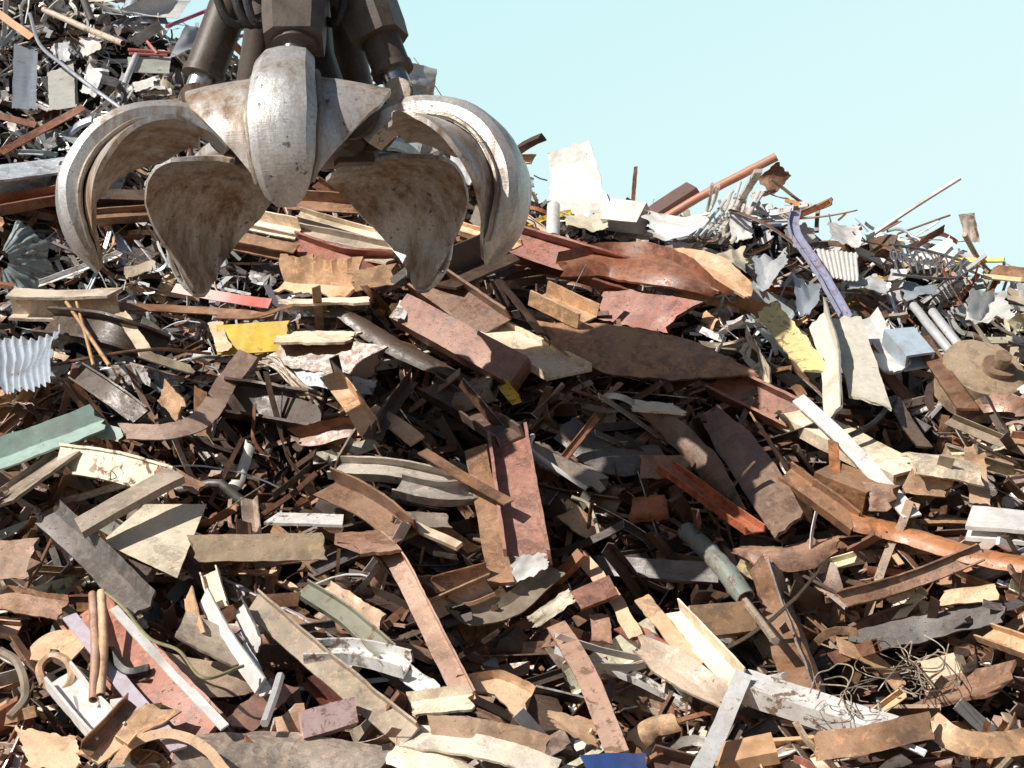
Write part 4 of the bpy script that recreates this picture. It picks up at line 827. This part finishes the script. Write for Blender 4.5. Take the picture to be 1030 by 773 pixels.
    for q in (((129, 50), (172, 53)), ((130, 54), (168, 56)), ((148, 42), (158, 54))):
        H('rod', list(q), 3, 'salmon-red rail in the small broken frame', (.6, .2, .18), mat='paint', n='cam', lift=.4, name='rail', cat='rail', group='salmon rails of a broken frame')
    H('pipe', [(83, -4), (88, 10), (93, 22)], 7, 'dark tube end standing up at the top of the light scrap', 'dgrey', mat='grime', n='cam', lift=.4)
    SH('crumpled_sheet', [(172, 52), (186, 28), (215, 34), (208, 66)], 'crumpled silver sheet bale near the thin magenta pipe', 'sheet metal', (.6, .63, .65), 'galv', lift=.3, amp=.14, land='the crumpled silver bale')
    SH('crumpled_sheet', [(120, 14), (150, 2), (190, 6), (178, 22)], 'white torn sheet along the top of the light scrap', 'sheet metal', 'white', 'paint', lift=.3, amp=.06)
    SH('board', [(130, 40), (158, 22), (164, 30), (138, 48)], 'dark grey board between the cream pipe and the silver bale', 'board', 'dgrey', 'paint', lift=.36, amp=.01)
    SH('crumpled_sheet', [(88, 60), (104, 78), (96, 100), (80, 92)], 'twisted white sheet beside the appliance door panel', 'sheet metal', 'white', 'paint', lift=.3, amp=.1)
    SH('crumpled_sheet', [(128, 58), (172, 58), (170, 74), (130, 72)], 'greenish-white flat sheet under the salmon rails', 'sheet metal', (.6, .62, .56), 'paint', lift=.36, amp=.03)
    SH('crumpled_sheet', [(384, 62), (398, 60), (402, 94), (386, 92)], 'narrow crumpled silver sheet behind the ram of the grapple', 'sheet metal', 'silver', 'galv', lift=.2, amp=.14)
    SH('crumpled_sheet', [(404, 60), (440, 70), (436, 96), (408, 98)], 'wide crumpled silver sheet on the skyline behind the grapple', 'sheet metal', 'silver', 'galv', lift=.2, amp=.14)
    for i, (x, y, a, b, cc, lb) in enumerate([
        (470, 172, 34, 44, 'white', 'white door skin half hidden behind the outer claw'), (498, 205, 26, 26, 'bluegrey', 'blue-grey torn sheet beyond the outer claw tip'),
        (590, 226, 46, 16, 'cream', 'cream torn sheet lying under the large white skyline sheet'), (683, 238, 64, 14, 'white', 'long white crushed gutter below the dark brown cabinet'),
        (850, 243, 34, 16, 'white', 'flat white sheet near the skyline behind the slotted fan sheet'), (775, 272, 34, 26, 'silver', 'silver crumpled sheet beside the lilac-blue post'),
        (872, 292, 40, 14, 'silver', 'silver sheet lying under the scrolled railing'), (985, 322, 44, 30, 'white', 'large white crumpled sheet above the round rusty drum'),
        (735, 262, 30, 20, 'cream', 'cream folded sheet below the fan of white rails'), (812, 300, 26, 30, 'bluegrey', 'blue-grey bent sheet under the lilac-blue post'),
        (352, 188, 24, 12, 'white', 'small white scrap seen under the hub of the grapple'), (205, 100, 24, 20, 'white', 'white sheet tucked behind the ram of the grapple'),
        (92, 45, 26, 20, 'white', 'bright white torn sheet under the cream rusty pipe'), (60, 52, 20, 18, 'silver', 'silver torn sheet between the panels of the light scrap'),
        (150, 88, 34, 14, 'white', 'long white folded sheet above the first claw'), (108, 120, 20, 14, 'silver', 'small silver sheet at the foot of the grey conduit'),
        (745, 232, 24, 22, 'white', 'white wire-frame side panel near the fan of white rails'), (925, 290, 36, 12, 'bluegrey', 'blue-grey crushed sheet beneath the scrolled railing')]):
        SH('crumpled_sheet', [(x - a / 2, y - b * .4), (x + a * .45, y - b * .6), (x + a / 2, y + b * .45), (x - a * .4, y + b / 2)], lb, 'sheet metal', cc, 'paint' if cc in ('white', 'cream') else 'galv', lift=.2, push=[.25, .12, 0, .1], amp=.12, edge=.15, seed=900 + i)
    # long sections behind the claws
    specs = [((-20, 190), (120, 172), 16, 'bluegrey'), ((-20, 215), (90, 196), 12, 'rustred'), ((190, 214), (300, 236), 14, 'pale'), ((230, 222), (420, 262), 16, 'grey'), ((225, 240), (300, 256), 12, 'mid'),
             ((300, 218), (452, 262), 12, 'pale'), ((290, 206), (420, 214), 10, 'mid'), ((360, 200), (520, 250), 12, 'tan'), ((60, 200), (190, 204), 10, 'dark'), ((90, 222), (200, 215), 10, 'brown')]
    for i, (a, b, w, c) in enumerate(specs):
        H(['girder', 'channel', 'angle', 'channel'][i % 4], [a, ((a[0] + b[0]) / 2, (a[1] + b[1]) / 2), b], w,
          ['blue-grey girder in the shaded gully below the light scrap', 'rust-red channel under the blue-grey girder', 'pale bar glimpsed between the two near claws', 'longest grey ribbed section passing behind the claws', 'brown girder crossing under the middle claw', 'pale channel stretched behind the rear claws', 'thin brown angle high behind the hub', 'tan channel reaching towards the outer claw tip', 'dark girder seen through the opening of the first claw', 'brown channel below the dark girder'][i],
          c, mat='rust_dusty' if c in ('pale', 'tan', 'grey') else 'rust', n='half', lift=.3)
    H('bar', [(175, 290), (230, 300), (272, 306)], 10, 'vivid red painted bar below the rear claw tip', (.45, .07, .05), mat='paint', n='cam', lift=.34, land='the vivid red bar')
    # painted mark on the cream section
    for pts in ([(111, 483), (112, 474), (117, 480), (111, 483)], [(114, 484), (120, 484)]):
        wire('painted_mark', pts, .9, 'small black painted letter mark on the cream section', 'mark', (.02, .02, .02), 'rubber', lift=.345, group='black painted mark strokes')

# ------------------------------------------------------------------ everything else in the heap, piece by piece
PXM, PYM = 0, 0
def zone(px, py):
    if px < 240 and py < 175 - .1 * max(0, px - 150): return 'light'
    if px < 60 and py < 235: return 'gully'
    if px < 300 and py < 235: return 'gully'
    if px < 330 and py < 400: return 'mixed'
    if px >= 520 and py < 250 + .40 * (px - 520) * (1 if px < 700 else .85) - 10: return 'crest'
    if px >= 700 and py < 360 + .1 * (px - 700) and px < 880: return 'crest'
    if px >= 240 and py < 235: return 'gully'
    return 'rust'
TONES = dict(
 rust=[('dark brown', 'dark', 5), ('brown', 'brown', 6), ('mid brown', 'mid', 4), ('dusty tan', 'tan', 5), ('pale dusty', 'pale', 3.5), ('pinkish-brown', 'pink', 3), ('red-brown', 'rustred', 2), ('orange-brown', 'orange', 1), ('grey-brown', 'grey', 2), ('whitish', 'white', 2.0), ('blue-grey', 'bluegrey', .6), ('dark grey', 'dgrey', 1.2), ('red-oxide', 'oxide', .6)],
 mixed=[('dark grey', 'dgrey', 3), ('brown', 'brown', 3), ('dusty tan', 'tan', 3), ('silver', 'silver', 3), ('blue-grey', 'bluegrey', 3), ('grey', 'grey', 2), ('white', 'white', 1.3), ('red-brown', 'rustred', 1)],
 gully=[('dark brown', 'dark', 3), ('brown', 'brown', 3), ('dusty tan', 'tan', 2), ('grey', 'grey', 2), ('red-brown', 'rustred', 1), ('blue-grey', 'bluegrey', 1)],
 light=[('silver', 'silver', 6), ('white', 'white', 3), ('blue-grey', 'bluegrey', 4), ('grey', 'grey', 2), ('dusty tan', 'tan', 1.3), ('red-brown', 'rustred', .7), ('dark grey', 'dgrey', 2), ('cream', 'cream', 1)],
 crest=[('silver', 'silver', 4), ('white', 'white', 5), ('cream', 'cream', 3), ('dusty tan', 'tan', 3.5), ('brown', 'brown', 2.5), ('red-brown', 'rustred', 1.2), ('grey', 'grey', 2), ('blue-grey', 'bluegrey', 1.5), ('yellow', 'yellow', .25), ('orange-brown', 'orange', 1), ('violet-blue', 'violet', .15)])
MIX = dict(
 rust=[('plate', 17), ('shell', 9), ('bar', 19), ('angle', 22), ('channel', 18), ('girder', 3), ('strap', 14), ('tube', 3), ('pipe', 1.5), ('beam', 5), ('tee', 2), ('rod', 2)],
 mixed=[('plate', 12), ('bar', 16), ('angle', 12), ('channel', 8), ('strap', 12), ('pipe', 4), ('rod', 12), ('tube', 3), ('sheet', 14), ('shell', 5)],
 gully=[('bar', 18), ('angle', 16), ('channel', 14), ('girder', 6), ('plate', 10), ('rod', 8), ('strap', 5), ('pipe', 5)],
 light=[('sheet', 34), ('strap', 16), ('pipe', 8), ('rod', 16), ('bar', 8), ('tube', 5), ('angle', 7), ('plate', 8)],
 crest=[('sheet', 22), ('strap', 12), ('bar', 16), ('plate', 16), ('angle', 9), ('rod', 10), ('tube', 4), ('pipe', 5), ('channel', 6), ('shell', 3)])
PHRASE = dict(plate='torn steel plate', shell='curved plate', bar='flat bar', angle='angle iron', channel='channel iron', girder='girder end', strap='curling steel strap', tube='square tube', pipe='pipe', beam='solid bar', tee='tee iron', rod='bent rod', sheet='crumpled sheet')
def pick(r, tab):
    s = sum(q[-1] for q in tab); x = r.uniform(0, s)
    for q in tab:
        x -= q[-1]
        if x <= 0: return q
    return tab[-1]
CAP = {}
def near_label(px, py):
    if not LAND: return ''
    b = min(LAND, key=lambda l: (l[0] - px) ** 2 + (l[1] - py) ** 2); dx, dy = px - b[0], py - b[1]
    d = math.hypot(dx, dy)
    rel = ('just above' if d < 60 else 'above') if dy < -abs(dx) * .8 else (('just below' if d < 60 else 'below') if dy > abs(dx) * .8 else ('close beside' if d < 60 else 'beside'))
    return rel + ' ' + b[2]
def clear(px, py):
    """how far a spot on the heap is from the hand-placed pieces, as a fraction of their half width"""
    m = 9.
    for pts, hw in FOOT:
        for i in range(max(1, len(pts) - 1)):
            a = pts[i]; b_ = pts[min(i + 1, len(pts) - 1)]; dx, dy = b_[0] - a[0], b_[1] - a[1]; L2 = dx * dx + dy * dy
            t = 0 if L2 == 0 else max(0, min(1, ((px - a[0]) * dx + (py - a[1]) * dy) / L2))
            d = math.hypot(px - a[0] - t * dx, py - a[1] - t * dy) / (hw + 7)
            if d < m: m = d
    return m
def scatter(n, seed, layer, size=1.0, only=None):
    r = random.Random(seed); made = 0; tries = 0
    while made < n and tries < n * 40:
        tries += 1
        px = r.uniform(-190, 1220); py = r.uniform(-60, 850)
        if not hits_heap(px, py): continue
        q = P(px, py); d = float(np.linalg.norm(q - EYE))
        inside = -60 < px < 1090 and py < 815
        if not inside and r.random() < .55: continue
        zn = zone(px, py)
        if only and zn not in only: continue
        kind = pick(r, MIX[zn])[0]
        zf = 1 if zn in ('light', 'crest', 'mixed') else 0
        if CAP.get((kind, zf), 0) >= 285:
            kind = r.choice(['plate', 'bar', 'angle', 'channel', 'shell', 'strap', 'beam'])
            if CAP.get((kind, zf), 0) >= 285: continue
        cl = clear(px, py)
        if layer == 'top' and cl < 1.0: continue
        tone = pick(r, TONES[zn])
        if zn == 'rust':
            if any((q[0] - hx_) ** 2 + (q[1] - hy_) ** 2 < (hr_ * 1.05) ** 2 for hx_, hy_, hr_, ha_ in HOLES if ha_ < -.33): tone = r.choice([TONES['rust'][0], TONES['rust'][0], TONES['rust'][1]])  # shade of the hollows painted in: pieces there get dark tones
            elif 330 < px < 830 and 270 < py < 540:  # shadowed centre deepened by colour: half the pieces take darker tones
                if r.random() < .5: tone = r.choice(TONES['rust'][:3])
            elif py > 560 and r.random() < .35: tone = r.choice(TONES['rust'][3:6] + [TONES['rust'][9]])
        col = np.array(C[tone[1]]) * r.uniform(.75, 1.2) * {'low': .75 if zf else .5, 'mid': 1.1 if zf else .85, 'top': 1.3}[layer]  # buried layers coloured darker, painting shade into the gaps; top layer brightened
        col = tuple(np.clip(col * np.array([1, r.uniform(.93, 1.05), r.uniform(.9, 1.08)]), 0, .84))
        fine = zn in ('light', 'crest', 'mixed')
        L = {'plate': r.uniform(.22, .62), 'shell': r.uniform(.25, .6), 'bar': r.uniform(.3, .85), 'angle': r.uniform(.3, .85), 'channel': r.uniform(.25, .75), 'girder': r.uniform(.3, .8), 'strap': r.uniform(.3, .8), 'tube': r.uniform(.25, .6), 'pipe': r.uniform(.3, .9), 'beam': r.uniform(.15, .5), 'tee': r.uniform(.25, .6), 'rod': r.uniform(.4, 1.1), 'sheet': r.uniform(.15, .5)}[kind]
        w = {'plate': r.uniform(.06, .17), 'shell': r.uniform(.06, .16), 'bar': r.uniform(.03, .08), 'angle': r.uniform(.04, .085), 'channel': r.uniform(.045, .11), 'girder': r.uniform(.07, .13), 'strap': r.uniform(.03, .07), 'tube': r.uniform(.04, .09), 'pipe': r.uniform(.025, .07), 'beam': r.uniform(.04, .09), 'tee': r.uniform(.05, .1), 'rod': r.uniform(.006, .014), 'sheet': r.uniform(.1, .35)}[kind]
        k = size * (.72 if fine else 1.0) * (1.25 if zn == 'gully' and kind in ('bar', 'angle', 'channel', 'girder') else 1)
        if kind != 'rod': w *= k
        if kind in ('bar', 'angle', 'channel', 'strap'): L *= 1.22
        L *= k * (1.0 if r.random() < .8 else 1.35)
        # lie in the slope: mostly running down to one side, or level, with some standing up
        sn = snormal(q[0], q[1]); ex = np.array([1, 0, 0.]) - sn * sn[0]; ex /= np.linalg.norm(ex); ey = np.cross(sn, ex)
        a = r.gauss(-38, 30) if r.random() < .68 else r.uniform(-90, 90)
        if r.random() < .22: a = r.gauss(5, 14)
        t = ex * math.cos(R(a)) + ey * math.sin(R(a)); til = R(r.gauss(4, 24)); t = t * math.cos(til) + sn * math.sin(til)
        roll = R(r.gauss(0, 48)); s = np.cross(sn, t); s /= np.linalg.norm(s); n0 = np.cross(t, s)
        if r.random() < .35: n0 = n0 * .55 + np.array([0, -.8, .1])
        nn = n0 * math.cos(roll) + s * math.sin(roll); nn = nn - t * nn.dot(t); nn /= np.linalg.norm(nn)
        lift = {'low': r.uniform(-.20, -.04), 'mid': r.uniform(-.12, .08), 'top': r.uniform(.0, .2)}[layer]
        if cl < 1.3 and layer != 'low': lift = min(lift, r.uniform(-.12, -.02))
        elif cl < 1.0: lift -= .06
        c = q + np.array([0, 0, lift])
        bend = 1.0 if r.random() < .35 else .25
        cu = r.gauss(0, .13 * bend) * L * (2.4 if kind in ('strap',) else 1.0); cv = r.gauss(0, .06 * bend) * L * (2.5 if kind in ('strap', 'rod') else 1)
        if kind in ('girder', 'tube', 'beam', 'tee'): cu *= .25; cv *= .25
        u = np.linspace(-1, 1, 9 if kind not in ('strap', 'rod') else 13)
        kink = r.uniform(-.6, .6); kk = r.gauss(0, .18) * L if r.random() < .3 and kind not in ('girder', 'tube', 'beam') else 0
        pts = [c + t * (L / 2 * x) + nn * (cu * (x * x - .33) + kk * abs(x - kink)) + np.cross(nn, t) * (cv * (x * x - .33) + (math.sin(x * 3 + kink) * .1 * L if kind in ('strap', 'rod') else 0)) for x in u]
        if kind == 'sheet':
            b = np.cross(nn, t); hw = b * w / 2; e = t * L / 2; jig = lambda: np.array([r.uniform(-.06, .06) for _ in range(3)]) * L
            V, F = sheet_mesh([c - e - hw + jig(), c + e - hw + jig(), c + e + hw + jig(), c - e + hw + jig()], r, creases=r.randint(3, 7), amp=r.uniform(.04, .16), nu=10, nv=8, edge=.12, t=.002, curl=r.uniform(-.1, .1))
        else:
            tp = None
            if kind in ('plate', 'shell') and r.random() < .5: tp = [r.uniform(.3, 1), 1, r.uniform(.8, 1.1), r.uniform(.2, 1)]
            V, F = build_kind(kind, pts, nn, w, r, taper=tp, twist=r.gauss(0, .45) * bend if kind in ('plate', 'bar', 'angle', 'strap') else 0, rag=r.choice([.02, .04, .08, .3]), dent=r.choice([.002, .004, .006, .02]), camb=r.uniform(-1.2, 1.2) * bend, cut=.6, fold=r.choice([0, 0, r.uniform(.6, 2.2), -r.uniform(.6, 2.2)]), f0=r.choice([-.167, 0, .167]))
        light = tone[1] in ('silver', 'bluegrey')
        if tone[1] in ('white', 'cream', 'yellow', 'violet'): mat = r.choice(['paint', 'paint_worn'])
        elif light: mat = r.choice(['galv', 'bare', 'paint_worn'])
        elif tone[1] in ('tan', 'pale', 'grey'): mat = r.choice(['rust_dusty', 'rust'])
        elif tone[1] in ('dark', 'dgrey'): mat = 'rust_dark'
        else: mat = r.choice(['rust', 'rust', 'rust_dusty'])
        nm = {'sheet': 'crumpled_sheet'}.get(kind) or DEFN[kind]
        if fine: nm = dict(bar='metal_strip', plate='metal_offcut', strap='tin_strip', rod='bent_rod', sheet='tin_sheet', angle='metal_angle').get(kind, nm)
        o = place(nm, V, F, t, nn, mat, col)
        if kind in ('plate', 'bar', 'strap') and r.random() < .5: rim(o, {'plate': 6, 'bar': 2, 'strap': 3}[kind], len(pts))
        szw = 'short' if L < .3 else ('long' if L > .65 else 'medium')
        if kind in ('plate', 'sheet', 'shell'): szw = 'small' if L * w < .03 else ('broad' if w > .15 else 'narrow')
        lab = f"{szw} {tone[0]} {PHRASE[kind]} {near_label(px, py)}"
        ws = lab.split(); 
        if len(ws) > 15: lab = ' '.join(ws[1:])
        tag(o, lab, {'sheet': 'crumpled sheet'}.get(kind) or CATN[kind], f"loose {PHRASE[kind]} pieces in the heap")
        CAP[(kind, zf)] = CAP.get((kind, zf), 0) + 1; made += 1
    return made
def rubble():
    """the crumbs and slivers between the pieces: nobody could count them"""
    r = np.random.default_rng(5); rr = random.Random(9); V = []; F = []; V2 = []; F2 = []
    for i in range(19000):
        px = rr.uniform(-190, 1220); py = rr.uniform(-60, 850)
        v = ray(px, py)
        if i < 15000 or zone(px, py) in ('light', 'crest', 'mixed'):
            if not hits_heap(px, py): continue
            q = P(px, py); z = zone(px, py); q = q + np.array([0, 0, rr.uniform(-.2, .03 if z != 'rust' else -.02)])
            L = rr.uniform(.02, .085) if z != 'rust' else rr.uniform(.03, .06) / rr.uniform(.35, 1.2); w = L * rr.uniform(.1, .6)
            t = r.normal(size=3); t /= np.linalg.norm(t); s = np.cross(t, r.normal(size=3)); s /= np.linalg.norm(s); n = np.cross(t, s)
            VV, FF = (V, F) if z in ('rust', 'gully') or rr.random() < .2 else (V2, F2)
            b = len(VV); h = .004
            k = rr.uniform(-.4, .4)
            for (x, y, zz) in ((-1, -.5, 0), (0, -.6, k), (1, -.5, 0), (1, .5, 0), (0, .4, k), (-1, .5, 0)):
                VV.append(q + t * L * x + s * w * y + n * (zz * L * .5))
            FF.append((b, b + 1, b + 4, b + 5)); FF.append((b + 1, b + 2, b + 3, b + 4))
    for VV, FF, mat, col, nm, lb in ((V, F, 'rust', C['mid'], 'rubble', 'brown crumbs and slivers of rusty scrap between the larger pieces'), (V2, F2, 'bare', (.72, .73, .74), 'debris', 'silvery slivers of light scrap between the larger pieces')):
        o = mesh_obj(nm, VV, FF, mat, color=col, flat=True); tag(o, lb, 'scrap', kind='stuff')

build_setting(); build_light(); build_grab(); build_hand()
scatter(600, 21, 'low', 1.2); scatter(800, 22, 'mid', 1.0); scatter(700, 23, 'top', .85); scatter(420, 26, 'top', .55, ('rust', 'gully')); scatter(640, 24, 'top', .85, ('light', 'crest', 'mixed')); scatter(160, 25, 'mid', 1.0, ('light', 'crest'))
rubble()
